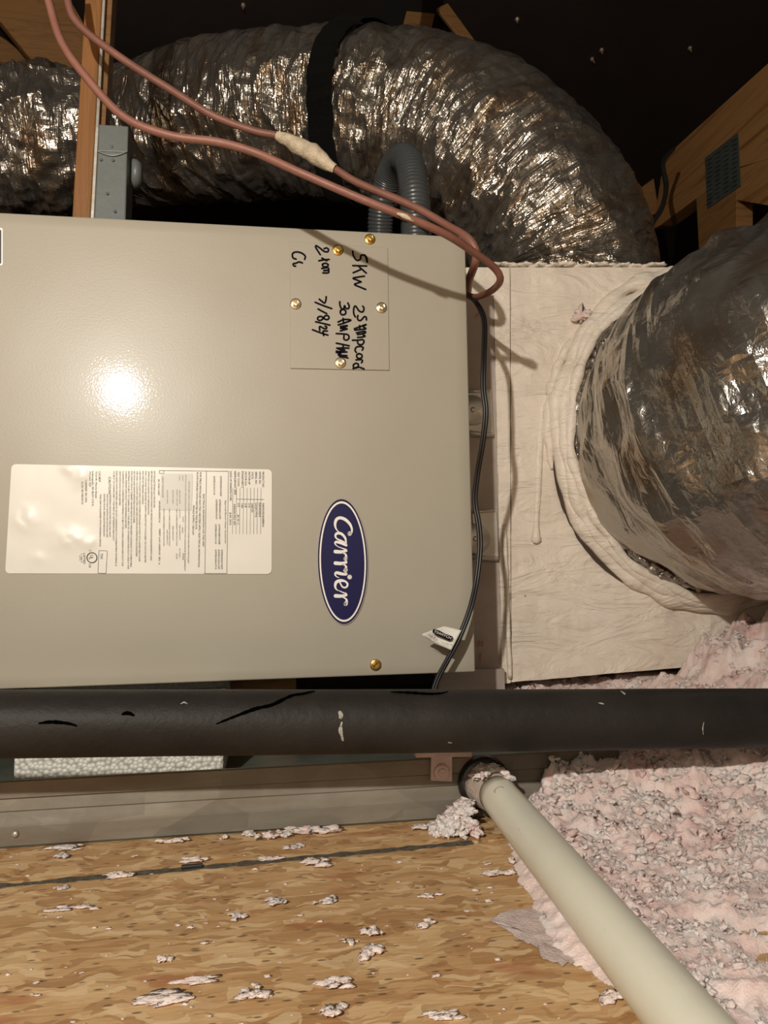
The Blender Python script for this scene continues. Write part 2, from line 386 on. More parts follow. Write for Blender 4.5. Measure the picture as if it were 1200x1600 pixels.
lumber('blocking', [(640, -60), (700, -60), (682, 12), (672, 58), (620, 48), (628, 0)], 1.86, 0.05, 'short orange pine block sticking down behind the top of the foil duct')
lumber('brace', [(682, 12), (700, 4), (768, 98), (750, 100)], 1.80, 0.012, 'thin dark wooden stick slanting beside the pine block behind the duct', 'brace')
# right-hand truss
X0 = 1.02
tr = thing('roof_truss', atX(1120, 300, X0), 'pine truss corner with a toothed nail plate above the right duct', 'truss')
def onX(pts, th, name, mat='wood_along', dx=0.0, lab=None):
    q = [atX(x, y, X0+dx) for x, y in pts]
    return MB().prism(q, (th, 0, 0)).obj(name, M[mat], tr, label=lab)
onX([(1038, 246), (1230, 72), (1230, 240), (1152, 262), (1032, 352), (1020, 358)], 0.04, 'top_chord')
onX([(1088, 306), (1150, 280), (1150, 420), (1094, 430)], 0.04, 'web', 'wood', 0.0005)
onX([(1152, 264), (1230, 238), (1230, 326), (1138, 310)], 0.04, 'lower_chord', 'wood_along', 0.001)
pl = onX([(1101, 247), (1153, 207), (1157, 290), (1105, 326)], 0.0012, 'nail_plate', 'plate', -0.0025, 'grey nail plate with four columns of punched teeth')
mb = MB()
for c in range(4):
    for k in range(11):
        u = (c+0.5)/4; w = (k+0.5)/11
        x = 1101+52*u; y0 = 247-40*u+2; y1 = 326-36*u-2; y = y0+(y1-y0)*w
        q = [atX(x-4, y+2, X0-0.003), atX(x+4, y-3.5, X0-0.003), atX(x+4.4, y-1, X0-0.006), atX(x-3.6, y+4, X0-0.005)]
        mb.prism(q, (0.0006, 0, 0))
o = mb.obj('teeth', M['plate'], pl)
# dark cord by the truss
P, _ = pxpath([(1052, 232, 1.55), (1036, 255, 1.52), (1041, 292, 1.5), (1034, 325, 1.48), (1018, 352, 1.47), (1012, 390, 1.46), (1022, 420, 1.46)], 0.01)
tag(MB().tube(P, 0.0055, 8).obj('cable', M['black'], None, True), 'black cable hanging down between the pine truss and the foil duct', 'cable')
P, _ = pxpath([(985, 300, 1.60), (1000, 330, 1.55), (1016, 362, 1.50)], 0.01)
lumber('blocking', [(985, 305), (1022, 278), (1030, 330), (1006, 345)], 1.95, 0.04, 'small pine block glimpsed behind the black cable and the truss')

# ------------------------------------------------------------------ air handler
YP = 0.90
def pp(px, py, off=0.0): return at(px, py, YP-off)
zt, zb, xr = 0.6388, 0.1048, 0.2462
ah = thing('air_handler', (-0.3, 1.1, zb), 'beige steel air handler lying on its side, centre of the attic', 'air handler')
MB().box((-0.75, YP+0.014, zb+0.002), (xr-0.002, 1.42, zt-0.002), 0.002).obj('casing', M['beige'], ah)
# access panel, a gently crowned sheet with folded edges
nx, ny = 60, 40; v, f = [], []
for j in range(ny+1):
    for i in range(nx+1):
        x = -0.75+(xr+0.75)*i/nx; z = zb+(zt-zb)*j/ny
        v.append((x, YP-0.0+0.0008*nz(x*3, z*3, 4), z))
for j in range(ny):
    for i in range(nx):
        a = j*(nx+1)+i; f.append([a, a+1, a+nx+2, a+nx+1])
bd = [i for i in range(nx+1)]+[(j+1)*(nx+1)-1 for j in range(1, ny+1)]+[ny*(nx+1)+i for i in range(nx-1, -1, -1)]+[j*(nx+1) for j in range(ny-1, 0, -1)]
k = len(v)
for b in bd: x, y, z = v[b]; v.append((x, YP+0.016, z))
for i in range(len(bd)): a, b = i, (i+1) % len(bd); f.append([bd[a], bd[b], k+b, k+a])
ap = obj('access_panel', v, f, M['beige'], ah)
md = ap.modifiers.new('edge', 'BEVEL'); md.width = 0.0018; md.segments = 2; md.limit_method = 'ANGLE'; md.angle_limit = 0.8
for p_ in ap.data.polygons: p_.use_smooth = True

def flat(name, polys, mat, parent, off, thick=0.0, Y=YP, label=None):
    mb = MB()
    for pg in polys:
        q = [at(x, y, Y-off) for x, y in pg]
        if thick: mb.prism(q, (0, thick, 0))
        else: mb.add(q, [list(range(len(q)))])
    return mb.obj(name, mat, parent, label=label)
# cover plate with its four screws
cp = flat('cover_plate', [[(452.5, 377), (606, 387.5), (608.5, 578.5), (453.5, 575.5)]], M['beige'], ah, 0.0018, 0.0018, label='thin square plate with handwriting')
md = cp.modifiers.new('edge', 'BEVEL'); md.width = 0.0006; md.segments = 2
def screw(px, py, parent, mat, lift=0.0, r=0.0066):
    c = at(px, py, YP-lift); mb = MB()
    prof = [(-0.0005, r*1.0), (0.0006, r*1.05), (0.0014, r*0.98), (0.0018, r*0.80)]
    mb.tube([c-Vector((0, y, 0)) for y, _ in prof], [q for _, q in prof], 20)
    n0 = len(mb.v)
    hp = [(0.0016, r*0.70), (0.0046, r*0.70), (0.0054, r*0.60), (0.0050, r*0.40), (0.0040, r*0.34)]
    mb.tube([c-Vector((0, y, 0)) for y, _ in hp], [q for _, q in hp], 6)
    o = mb.obj('screw', mat, parent)
    md = o.modifiers.new('edge', 'BEVEL'); md.width = 0.0004; md.segments = 2
    return o
for x, y, mt in ((528, 391, 'brass'), (462, 475, 'brass_pale'), (596, 481, 'brass_pale'), (532, 567, 'brass_pale')): screw(x, y, cp, M[mt], 0.0016)
screw(578, 374, ah, M['brass']); screw(587, 1039, ah, M['brass'])

# handwriting: pen strokes in the frame of the plate
def strokes(lines, fx, width, mat, name, parent, off, wfix=None):
    mb = MB()
    for ln in lines:
        pts = np.array([fx(p[0], p[1]) for p in ln], float)
        W = [p[2] if len(p) > 2 else width for p in ln]
        s, _ = spline([(a[0], a[1], 0, w) for a, w in zip(pts, W)], 0.7) if len(pts) > 1 else (np.array([[*pts[0], 0, W[0]]]), 0)
        pr = [Vector((a[0], a[1])) for a in s]; n = len(pr); L = []; R = []
        for i in range(n):
            t = (pr[min(i+1, n-1)]-pr[max(i-1, 0)]); t = t.normalized() if t.length > 1e-6 else Vector((1, 0))
            nn = Vector((-t.y, t.x)); w = s[i][3]/2; L.append(pr[i]+nn*w); R.append(pr[i]-nn*w)
        v = [at(q.x, q.y, YP-off) for q in L]+[at(q.x, q.y, YP-off) for q in R]
        mb.add(v, [[i, i+1, n+i+1, n+i] for i in range(n-1)])
        for e, w in ((pr[0], s[0][3]/2), (pr[-1], s[-1][3]/2)):   # round pen ends
            mb.add([at(e.x+w*math.cos(a), e.y+w*math.sin(a), YP-off-0.00003) for a in np.linspace(0, 2*math.pi, 11)[:-1]], [list(range(10))])
    return mb.obj(name, mat, parent)
ZP = lambda x, y: (440+x/6.667, 370+y/6.667)
hw = [
 # 5KW
 [(740, 152), (752, 205), (785, 245), (820, 232), (828, 195), (858, 190), (884, 215), (892, 264)], [(892, 264), (880, 215), (868, 190)],
 [(742, 300), (815, 302), (886, 304)], [(882, 378), (812, 316), (806, 308)], [(832, 336), (790, 356), (746, 374)],
 [(862, 410), (795, 420), (744, 432), (790, 452), (828, 470)], [(828, 470), (790, 482), (760, 498), (820, 525), (876, 548)],
 # 25Amp cord
 [(845, 722), (858, 745), (845, 782), (808, 772), (770, 722), (752, 745), (752, 800), (768, 835)],
 [(884, 865), (880, 838), (862, 832), (845, 850), (822, 872), (800, 868), (790, 845), (795, 820)],
 [(758, 958), (820, 935), (884, 912), (850, 935), (878, 958), (820, 966), (762, 972)], [(812, 925), (815, 962)],
 [(780, 1000), (862, 985), (872, 1000), (830, 1012), (790, 1018)], [(850, 1022), (870, 1035), (835, 1045), (792, 1048)],
 [(738, 1078), (800, 1076), (845, 1072), (858, 1095), (838, 1122), (800, 1118), (790, 1090)],
 [(840, 1180), (850, 1155), (820, 1142), (780, 1150), (765, 1180), (778, 1205)],
 [(800, 1218), (830, 1225), (838, 1252), (812, 1268), (785, 1255), (785, 1228), (808, 1216)],
 [(775, 1282), (830, 1280), (842, 1295), (832, 1312)], [(752, 1368), (748, 1335), (775, 1318), (800, 1330), (790, 1360), (765, 1368)], [(745, 1372), (800, 1358), (858, 1376)],
 # 30Amp Han
 [(690, 690), (704, 722), (694, 748), (668, 744), (656, 716), (646, 750), (622, 746), (608, 712), (606, 676)],
 [(612, 770), (640, 755), (668, 775), (662, 805), (630, 812), (612, 792), (616, 768)],
 [(588, 888), (650, 862), (722, 868), (660, 895), (590, 918)], [(640, 850), (646, 905)],
 [(612, 935), (686, 925), (640, 945), (610, 952), (684, 958), (640, 972), (612, 980)],
 [(570, 1008), (640, 1012), (690, 1020), (702, 1052), (680, 1076), (650, 1066), (650, 1030)],
 [(570, 1108), (640, 1122), (704, 1136)], [(575, 1160), (640, 1158), (700, 1160)], [(640, 1120), (642, 1160)],
 [(590, 1170), (660, 1182), (600, 1196), (570, 1190)], [(570, 1205), (680, 1200)], [(640, 1190), (590, 1228), (680, 1238)], [(600, 1240), (690, 1262)], [(620, 1175), (610, 1250)],
 # 7/18/24
 [(392, 650), (420, 672), (448, 690), (462, 655), (464, 624)], [(350, 682), (430, 715), (522, 748)], [(380, 752), (430, 780), (470, 800)],
 [(436, 846), (456, 822), (484, 824), (494, 844), (478, 862), (452, 858), (436, 846), (414, 830), (386, 834), (374, 852), (388, 870), (416, 866), (436, 846)],
 [(355, 885), (430, 902), (502, 920)], [(452, 930), (470, 940), (462, 958), (430, 950), (402, 934), (394, 944), (398, 976)], [(482, 1024), (400, 998), (322, 968)], [(476, 982), (446, 980), (432, 984), (434, 1004), (438, 1028)],
 # 2 ton
 [(442, 124), (468, 116), (488, 132), (478, 156), (440, 150), (400, 118), (362, 93), (354, 106), (374, 142), (403, 186)],
 [(388, 250), (440, 240), (495, 236)], [(420, 222), (470, 250), (480, 290)][:2], [(425, 285), (455, 275), (485, 290), (470, 312), (432, 308), (425, 285)],
 [(418, 330), (480, 322), (488, 345), (440, 352)], [(440, 352), (488, 352), (484, 375), (430, 376)],
 # CL
 [(150, 232), (118, 218), (115, 175), (150, 158), (205, 168), (245, 200), (240, 235)], [(216, 272), (180, 262), (150, 275), (122, 280), (125, 300), (145, 306)],
]
strokes(hw, ZP, 2.9, M['ink_black'], 'handwriting', cp, 0.0021)

# rating label: white sticker with bubbles, print, boxes and the listing mark
def rrect(x0, y0, x1, y1, r, sk=lambda x, y: (x, y), n=6):
    p = []
    for cx, cy, a in ((x1-r, y0+r, -90), (x1-r, y1-r, 0), (x0+r, y1-r, 90), (x0+r, y0+r, 180)):
        for k in range(n+1): t = math.radians(a+90*k/n); p.append(sk(cx+r*math.cos(t), cy+r*math.sin(t)))
    return p
def lsk(u, w):                              # label (0..1, 0..1) -> pixel, slightly skewed as stuck
    xl = 18-10*w; xr_ = 425-0.5*w; yt = 725+8.5*u; yb = 896+1*u
    return xl+(xr_-xl)*u, yt+(yb-yt)*w
nu, nw = 110, 46; v, f = [], []; idx = {}
bub = [(0.23, 0.03, 0.03, 0.05, .0016), (0.27, 0.10, 0.03, 0.09, .0014), (0.06, 0.52, 0.05, 0.10, .0016), (0.24, 0.68, 0.06, 0.09, .0022), (0.31, 0.72, 0.03, 0.05, .0012), (0.12, 0.86, 0.03, 0.05, .0008)]
for j in range(nw+1):
    for i in range(nu+1):
        u, w = i/nu, j/nw
        du = max(0, 0.018-u, u-0.982)/0.018; dw = max(0, 0.042-w, w-0.958)/0.042
        if du > 0 and dw > 0 and math.hypot(du, dw) > 1.0:
            k = 1/math.hypot(du, dw); du2, dw2 = du*k, dw*k
            u = (0.018-0.018*du2) if u < 0.5 else (0.982+0.018*du2); w = (0.042-0.042*dw2) if w < 0.5 else (0.958+0.042*dw2)
        h = 0.0004+0.00015*nz(u*9, w*5, 3)
        for bu, bw, su, sw, a in bub:
            h += a*math.exp(-((u-bu)/su)**2-((w-bw)/sw)**2)*(0.75+0.5*nz(u*30, w*14, 2))
        px, py = lsk(u, w); v.append(pp(px, py, h+0.0006))
for j in range(nw):
    for i in range(nu):
        a = j*(nu+1)+i; f.append([a, a+1, a+nu+2, a+nu+1])
lab = obj('rating_label', v, f, M['label'], ah, True, label='white printed sticker with rounded corners')
Z1 = lambda x, y: (240+x/6.316, 730+y/6.316)
Z2 = lambda x, y: (100+x/6.316, 730+y/6.316)
fcache = {}
def text_mesh(s, shear=0.0):
    if (s, shear) in fcache: return fcache[(s, shear)]
    cu = bpy.data.curves.new('t', 'FONT'); cu.body = s; cu.resolution_u = 2; cu.shear = shear
    o = bpy.data.objects.new('t', cu); C.objects.link(o)
    me = bpy.data.meshes.new_from_object(o.evaluated_get(bpy.context.evaluated_depsgraph_get()))
    r = ([tuple(q.co) for q in me.vertices], [list(p.vertices) for p in me.polygons])
    bpy.data.objects.remove(o); bpy.data.curves.remove(cu); bpy.data.meshes.remove(me)
    fcache[(s, shear)] = r; return r
def put(mb, s, x, y0, y1, h, fx, off, slant=0.0, place=None):   # a line of print read downwards, capitals towards +x
    vs, fs = text_mesh(s)
    if not vs: return
    u0 = min(q[0] for q in vs); u1 = max(q[0] for q in vs); out = []
    for q in vs:
        u = (q[0]-u0)/(u1-u0); px, py = fx(x+slant*u+q[1]/0.70*h, y0+(y1-y0)*u)
        out.append(place(px, py, off) if place else pp(px, py, off))
    mb.add(out, fs)
OFF = 0.0017
mb = MB()
for s, x, y0, y1 in (('PRODUCT NO.', 1072, 45, 200), ('MODEL NO.', 1040, 45, 165), ('SERIAL NO.', 1002, 45, 170), ('VOLTS', 966, 45, 115), ('MOTOR HP', 935, 45, 170), ('MOTOR FLA', 900, 45, 180), ('PHASE/HERTZ', 868, 40, 205), ('TEST STATIC', 828, 45, 190), ('REFRIGERANT SIDE', 795, 40, 270), ('DATE OF MANUFACTURE', 752, 40, 330),
    ('FJ4DNXB24L00BBAA', 1072, 355, 590), ('FJ4DNXB24', 1038, 350, 490), ('2423F17774', 1000, 350, 490), ('208/230', 964, 355, 445), ('1/3', 932, 360, 395), ('2.8', 898, 355, 395), ('1/60', 864, 360, 400), ('0.5', 828, 355, 390), ('IN. W. C.', 824, 470, 570), ('DESIGN PSIG 450', 788, 365, 570), ('JUN 2024', 748, 445, 570)):
    put(mb, s, x, y0, y1, 19, Z1, OFF)
put(mb, 'Approved Electric Heater Accessories', 703, 325, 750, 15, Z1, OFF)
for s, x, y0, y1 in (('KFFEH0501N05', 655, 90, 285), ('KFFEH2101C10', 590, 90, 270), ('KFFEH0401C09', 646, 320, 510), ('KFFEH0901N10', 612, 320, 510), ('KFFEH0801N08', 640, 565, 760), ('KFFEH2001C10', 605, 565, 755), ('KFFEH0401N03', 665, 815, 1005), ('KFFEH1501C09', 635, 815, 1005), ('KFFEH3001F15', 605, 815, 1005)):
    put(mb, s, x, y0, y1, 17, Z1, OFF)
for s, x, y0, y1, sl in (('ELECTRICAL INFORMATION FOR THIS UNIT', 486, 265, 785, -4), ('FOR FIELD INSTALLED ELECTRIC HEATERS APPLY ELECTRICAL INFORMATION', 455, 50, 985, -18), ('PLATE SUPPLIED WITH HEATER IN THIS BLOCK', 424, 50, 615, -12), ('SINGLE SUPPLY CIRCUIT', 388, 375, 670, -8),
    ('HEAT PACKAGE', 82, 95, 300, 2), ('IN THIS UNIT', 42, 120, 280, 0), ('APAEHL05N21A', 50, 330, 545, 0), ('VERIFY # 81-240004-05  REV. A', 52, 605, 960, -4)):
    put(mb, s, x, y0, y1, 17, Z1, OFF, sl)
for s, x, y0, y1, sl in (('INSTALLER: APPLY THIS INFORMATION PLATE WHEN HEATER IS INSTALLED', 345, 140, 945, -8), ('RATING PLATE. SEE INSTALLATION INSTRUCTIONS FOR CLEARANCE REQUIREMENTS', 312, 75, 1020, -10), ('HEATER AMPS', 252, 225, 360, 0), ('16.7/19.2', 252, 415, 500, 0), ('VOLTS', 285, 485, 540, 0), ('240/60', 280, 590, 650, 0), ('PHASE', 285, 850, 915, 0), ('MIN AMPACITY', 252, 570, 720, 0), ('22.7/26.0', 252, 800, 890, 0), ('SUPPLY CIRCUIT', 225, 220, 385, 0), ('MAX OVERCURRENT PROTECTION', 222, 410, 775, 0), ('25/30', 222, 850, 905, 0), ('HEATER AMPS', 185, 225, 360, 0), ('MIN AMPACITY', 185, 580, 725, 0), ('MAX OVERCURRENT PROTECTION', 150, 410, 775, 0), ('HEATER AMPS', 130, 225, 360, 0), ('MIN AMPACITY', 128, 620, 765, 0), ('MAX OVERCURRENT PROTECTION', 95, 410, 775, 0), ('CIRCUIT', 282, 80, 135, 0), ('CIRC', 250, 80, 135, 0)):
    put(mb, s, x, y0, y1, 12, Z1, OFF, sl)
z2 = [('MOTOR ELECTRONICALLY PROTECTED', 885, 38, 400), ('SEE INSTALLATION INSTRUCTIONS FOR SPECIFIC INSTALLATION REQUIREMENTS AND', 858, 35, 920), ('APPROVED ACCESSORY KIT INFORMATION.', 828, 38, 470), ('MAX. VOLTAGE TO GROUND OF SUPPLY CIRCUIT NOT TO EXCEED 150 VOLTS IF HEATER', 800, 38, 940), ('HAS CIRCUIT BREAKER CONTROL.', 772, 38, 370), ('USE FOR COOLING ONLY COILS WHEN INSTALLED AS PART OF A LISTED HEAT PUMP', 742, 38, 930), ('USE ONLY ACCESSORY ELECTRIC HEATERS SHOWN IN APPROVED ACCESSORIES', 714, 38, 880), ('SECTION AND FROM APPROVED MANUFACTURER', 686, 38, 550), ('FOR UNITS WITH 0" CABINET, HEATER ABOVE 20 KW REQUIRES CLEARANCE TO COMBUSTIBLE', 660, 38, 985), ('MATERIAL IS TO BE 0" TO CASING AND 1" FOR FIRST 36" OF PLENUM AND DUCT AND 0" FOR', 632, 38, 1005), ('CASING, PLENUM AND DUCT FOR REMAINING HEATERS.', 606, 38, 605), ('CLEARANCE TO COMBUSTIBLE MATERIALS TO BE 0" FOR CASING, PLENUM AND DUCT FOR', 576, 38, 975), ('UNITS WITH 20 KW OR LESS HEATERS.', 545, 38, 380), ('FOR UNITS WITH HEATERS ABOVE 20 KW: CLEARANCE TO COMBUSTIBLE MATERIAL IS', 512, 38, 975), ('TO BE 0" TO CASING AND 1" FOR FIRST 36" OF PLENUM AND DUCT.', 485, 38, 730), ('METERING DEVICE FOR THIS COIL MUST', 448, 265, 690), ('MATCH THAT SHOWN ON OUTDOOR UNIT', 420, 265, 695), ('RATING PLATE. REPLACE IF NECESSARY.', 390, 265, 690), ('THIS UNIT IS EQUIPPED WITH METERING DEVICE', 352, 265, 780)]
for s, x, y0, y1 in z2: put(mb, s, x, y0, y1, 15, Z2, OFF, -6*(y1-y0)/900)
put(mb, 'CAUTION', 438, 95, 260, 24, Z2, OFF)
for s, x, y0, y1 in (('CAC/BDP', 342, 40, 145), ('7310 W. Morris Street', 308, 40, 305), ('Indianapolis, IN 46231 U.S.A.', 275, 40, 385), ('Model: FJ4', 248, 45, 190), ('ENGINEERED IN USA', 208, 70, 345), ('ASSEMBLED IN MEXICO', 172, 58, 365)): put(mb, s, x, y0, y1, 18, Z2, OFF)
put(mb, 'TXV', 358, 850, 908, 24, Z2, OFF); put(mb, 'LISTED', 190, 848, 955, 20, Z2, OFF); put(mb, '14BT', 165, 855, 945, 12, Z2, OFF); put(mb, 'HVAC', 150, 870, 925, 9, Z2, OFF)
put(mb, 'C', 248, 815, 832, 22, Z2, OFF); put(mb, 'US', 245, 955, 990, 20, Z2, OFF)
put(mb, 'U', 258, 868, 890, 34, Z2, OFF); put(mb, 'L', 246, 892, 912, 34, Z2, OFF)
mb.obj('printed_text', M['ink'], lab)
mb = MB()
def line(p, q, w, fx):
    a, b = Vector(fx(*p)), Vector(fx(*q)); t = (b-a).normalized(); n = Vector((-t.y, t.x))*w/2
    mb.add([pp(*(a+n), OFF), pp(*(b+n), OFF), pp(*(b-n), OFF), pp(*(a-n), OFF)], [[0, 1, 2, 3]])
for i, x in enumerate((1058, 1023, 990, 955, 920, 885, 850, 815, 780)): line((x+2, 205), (x-3, 660), 0.35, Z1)
line((820, 314), (1090, 318), 0.45, Z1)
for a, b in (((738, 40), (722, 1048)), ((521, 40), (505, 1048)), ((55, 32), (738, 40)), ((500, 1048), (722, 1048)), ((55, 32), (55, 60)), ((100, 34), (100, 62)), ((55, 60), (100, 62))): line(a, b, 0.55, Z1)
for a, b in (((345, 822), (427, 826)), ((427, 826), (413, 1048)), ((413, 1048), (333, 1045)), ((333, 1045), (345, 822))): line(a, b, 0.5, Z2)
cx, cy = Z2(275, 893)
rp = [(cx+8.6*math.cos(a), cy+8.6*math.sin(a)) for a in np.linspace(0, 2*math.pi, 33)]; ri = [(cx+7.0*math.cos(a), cy+7.0*math.sin(a)) for a in np.linspace(0, 2*math.pi, 33)]
for k in range(32): mb.add([pp(*rp[k], OFF), pp(*rp[k+1], OFF), pp(*ri[k+1], OFF), pp(*ri[k], OFF)], [[0, 1, 2, 3]])
mb.obj('printed_rules', M['ink'], lab)
flat('grey_patch', [[Z1(74, 60), Z1(386, 64), Z1(376, 430), Z1(60, 418)]], M['label_grey'], lab, 0.00155)
# corner of a black label at the frame's edge
flat('warning_label', [rrect(-40, 356, 4.5, 415, 3)], M['badge_white'], ah, 0.0008, label='black sticker with a white border')
flat('warning_label_face', [rrect(-40, 359, 1.8, 412, 2)], M['black'], ah, 0.0011)

# oval badge
ang = np.linspace(0, 2*math.pi, 65)[:-1]
bc = at(535.5, 877.5, YP); bd_ = MB()
def ell(a, b, off): return [pp(535.5+a*math.cos(t)+0.0205*b*math.sin(t), 877.5+b*math.sin(t), off) for t in ang]
def disc(name, a, b, off, mat, parent, base=0.0):
    v = ell(a, b, base)+ell(a, b, off); n = 64
    return obj(name, v, [list(range(n, 2*n))]+[[i, (i+1) % n, n+(i+1) % n, n+i] for i in range(n)], mat, parent)
bz = disc('logo_badge', 39.8, 99.0, 0.0016, M['lilac'], ah); bz['label'] = 'dark blue oval badge with white script lettering'
disc('badge_rim', 38.6, 97.6, 0.0019, M['navy_dark'], bz, 0.0012)
disc('badge_ring', 36.4, 94.2, 0.0021, M['badge_white'], bz, 0.0012)
disc('badge_field', 34.0, 91.0, 0.0023, M['navy'], bz, 0.0012)
ZB = lambda x, y: (480+x/6.955, 760+y/6.957)
k = 1/6.955
def sc(L): return [(x, y, w*k*1.18) for x, y, w in L]
car = [sc(L) for L in (
 [(462, 520, 22), (482, 500, 16), (485, 460, 18), (462, 408, 24), (415, 362, 28), (362, 342, 28), (322, 356, 28), (304, 398, 24), (308, 446, 16), (330, 484, 9), (346, 493, 6)],
 [(462, 512, 40), (461, 514, 40)],
 [(424, 618, 12), (412, 560, 20), (372, 516, 24), (326, 510, 24), (306, 536, 18), (322, 568, 14), (374, 592, 14), (424, 618, 14)], [(424, 640, 22), (366, 614, 26), (312, 604, 22), (304, 626, 12), (330, 654, 7)],
 [(330, 654, 7), (380, 672, 9), (424, 688, 14)], [(424, 700, 22), (370, 712, 30), (306, 708, 34)], [(380, 718, 10), (420, 742, 16), (420, 780, 26)], [(418, 782, 38), (417, 784, 38)],
 [(424, 826, 22), (370, 838, 30), (306, 834, 34)], [(380, 844, 10), (420, 866, 16), (420, 900, 26)], [(418, 908, 38), (417, 910, 38)], [(398, 790, 8), (424, 812, 14)],
 [(396, 914, 9), (430, 955, 16), (372, 950, 28), (318, 938, 26), (304, 958, 16), (318, 980, 9), (344, 992, 6)], [(462, 984, 42), (461, 986, 42)],
 [(352, 1040, 12), (384, 1092, 14), (424, 1096, 16), (438, 1062, 18), (412, 1032, 18), (362, 1024, 28), (318, 1040, 28), (304, 1080, 22), (312, 1112, 14), (334, 1132, 7)],
 [(344, 1132, 7), (386, 1152, 10), (424, 1166, 14)], [(426, 1182, 20), (370, 1192, 30), (308, 1190, 34)], [(380, 1200, 10), (424, 1226, 16), (428, 1262, 26)], [(418, 1274, 40), (417, 1276, 40)],
)]
strokes(car, ZB, 2, M['badge_white'], 'badge_script', bz, 0.0026)

# ------------------------------------------------------------------ plenum with its mastic, collar and clips
YL = 1.07
pn = thing('supply_plenum', at(1000, 1050, YL+0.2), 'white mastic coated plenum box right of the beige air handler', 'plenum')
def face(pts, nu, nv, Y, amp, seed):
    (a, b, c, d) = pts; v, f = [], []
    for j in range(nv+1):
        for i in range(nu+1):
            u, w = i/nu, j/nv
            x = (a[0]*(1-u)+b[0]*u)*(1-w)+(d[0]*(1-u)+c[0]*u)*w; y = (a[1]*(1-u)+b[1]*u)*(1-w)+(d[1]*(1-u)+c[1]*u)*w
            e = min(u, 1-u, w, 1-w); n = amp*(nz(x*.02, y*.012, seed)+0.5*nz(x*.06, y*.05, seed+5))
            v.append(at(x+1.2*nz(y*.03, seed, 1)*(u < .01), y+1.5*nz(x*.03, seed, 2)*(w < .01 or w > .99), Y-n))
    for j in range(nv):
        for i in range(nu): k = j*(nu+1)+i; f.append([k, k+1, k+nu+2, k+nu+1])
    bd = [i for i in range(nu+1)]+[(j+1)*(nu+1)-1 for j in range(1, nv+1)]+[nv*(nu+1)+i for i in range(nu-1, -1, -1)]+[j*(nu+1) for j in range(nv-1, 0, -1)]
    return v, f, bd
def slab(name, pts, nu, nv, Y, amp, seed, depth, mat, parent):
    v, f, bd = face(pts, nu, nv, Y, amp, seed); k = len(v)
    for b in bd: q = v[b].copy(); q.y = Y+depth; v.append(q)
    n = len(bd)
    for i in range(n): f.append([bd[i], bd[(i+1) % n], k+(i+1) % n, k+i])
    f.append([k+i for i in range(n)])
    return obj(name, v, f, mat, parent, False)
o = slab('plenum_box', [(798, 418), (1420, 417), (1420, 1012), (799.5, 1066)], 60, 60, YL, 0.0022, 3, 0.42, M['mastic'], pn)
o = slab('corner_tape', [(771, 418), (796.6, 418), (798, 1067), (785, 1069)], 6, 60, YL-0.0005, 0.0014, 9, 0.42, M['mastic'], pn)
# rolled bead of mastic along the low front corner
P, _ = pxpath([(788, 820, YL-.003), (791, 900, YL-.004), (794, 990, YL-.005), (797, 1060, YL-.004)], 0.006)
MB().tube(P, [0.0035+0.001*nz(i*.4, 1, 2) for i in range(len(P))], 8).obj('mastic_bead', M['mastic'], pn, True)
# ragged lip of mastic on the top edge
mb = MB()
for k_ in range(26):
    x = 775+k_*10+random.uniform(-4, 4); y = 417+random.uniform(-3, 2); c = at(x, y, YL+0.01)
    bm = bmesh.new(); bmesh.ops.create_icosphere(bm, subdivisions=2, radius=1)
    for q in bm.verts: d = 1+0.5*nz(q.co.x*1.7+k_, q.co.y*1.7, q.co.z*1.7); q.co = Vector((q.co.x*0.011*d, q.co.y*0.012*d, q.co.z*0.0032*d))+c
    bm.verts.index_update(); mb.add([q.co.copy() for q in bm.verts], [[q.index for q in fc.verts] for fc in bm.faces]); bm.free()
mb.obj('mastic_lip', M['mastic'], pn, True)
# drip with its drop
P, _ = pxpath([(848, 625, YL+.004, .003), (845, 660, YL+.002, .005), (842, 710, YL+.001, .006), (840, 765, YL+.0005, .0056), (838, 810, YL+.0002, .0046), (837.5, 834, YL-.003, .0056), (837.5, 843, YL-.003, .0078), (837.5, 849, YL-.002, .004)], 0.004)
MB().tube(P[:, :3], list(P[:, 3]), 12).obj('mastic_drip', M['mastic'], pn, True)
# collar between cabinet and plenum
slab('upper_return', [(700, 418), (772, 418), (773, 461.5), (700, 461.5)], 6, 6, YL-0.0003, 0.0014, 13, 0.36, M['mastic'], pn)
co = slab('collar', [(700, 462), (773, 462), (786, 1069), (700, 1069)], 6, 30, YL+0.004, 0.0012, 21, 0.36, M['collar'], pn)
co['label'] = 'mauve grey duct board collar'
slab('collar_flange', [(690, 1046), (788, 1046), (789, 1078), (684, 1078)], 6, 4, YL-0.02, 0.001, 22, 0.012, M['collar'], pn)
flat('faded_print', [[(741, 497), (744, 489), (745.5, 489.5), (742.5, 498)], [(745, 494), (747.5, 487), (749, 487.5), (746.5, 495)], [(748, 491), (751, 483), (752, 484), (749, 492)],
   [(746, 1002), (750, 1000), (751, 1008), (747, 1012)], [(751, 1003), (755, 1001), (755, 1010), (752, 1011)], [(748, 1022), (752, 1020), (752, 1034), (749, 1036)]], M['rust_ink'], pn, 0.003, 0, YL+0.0015)
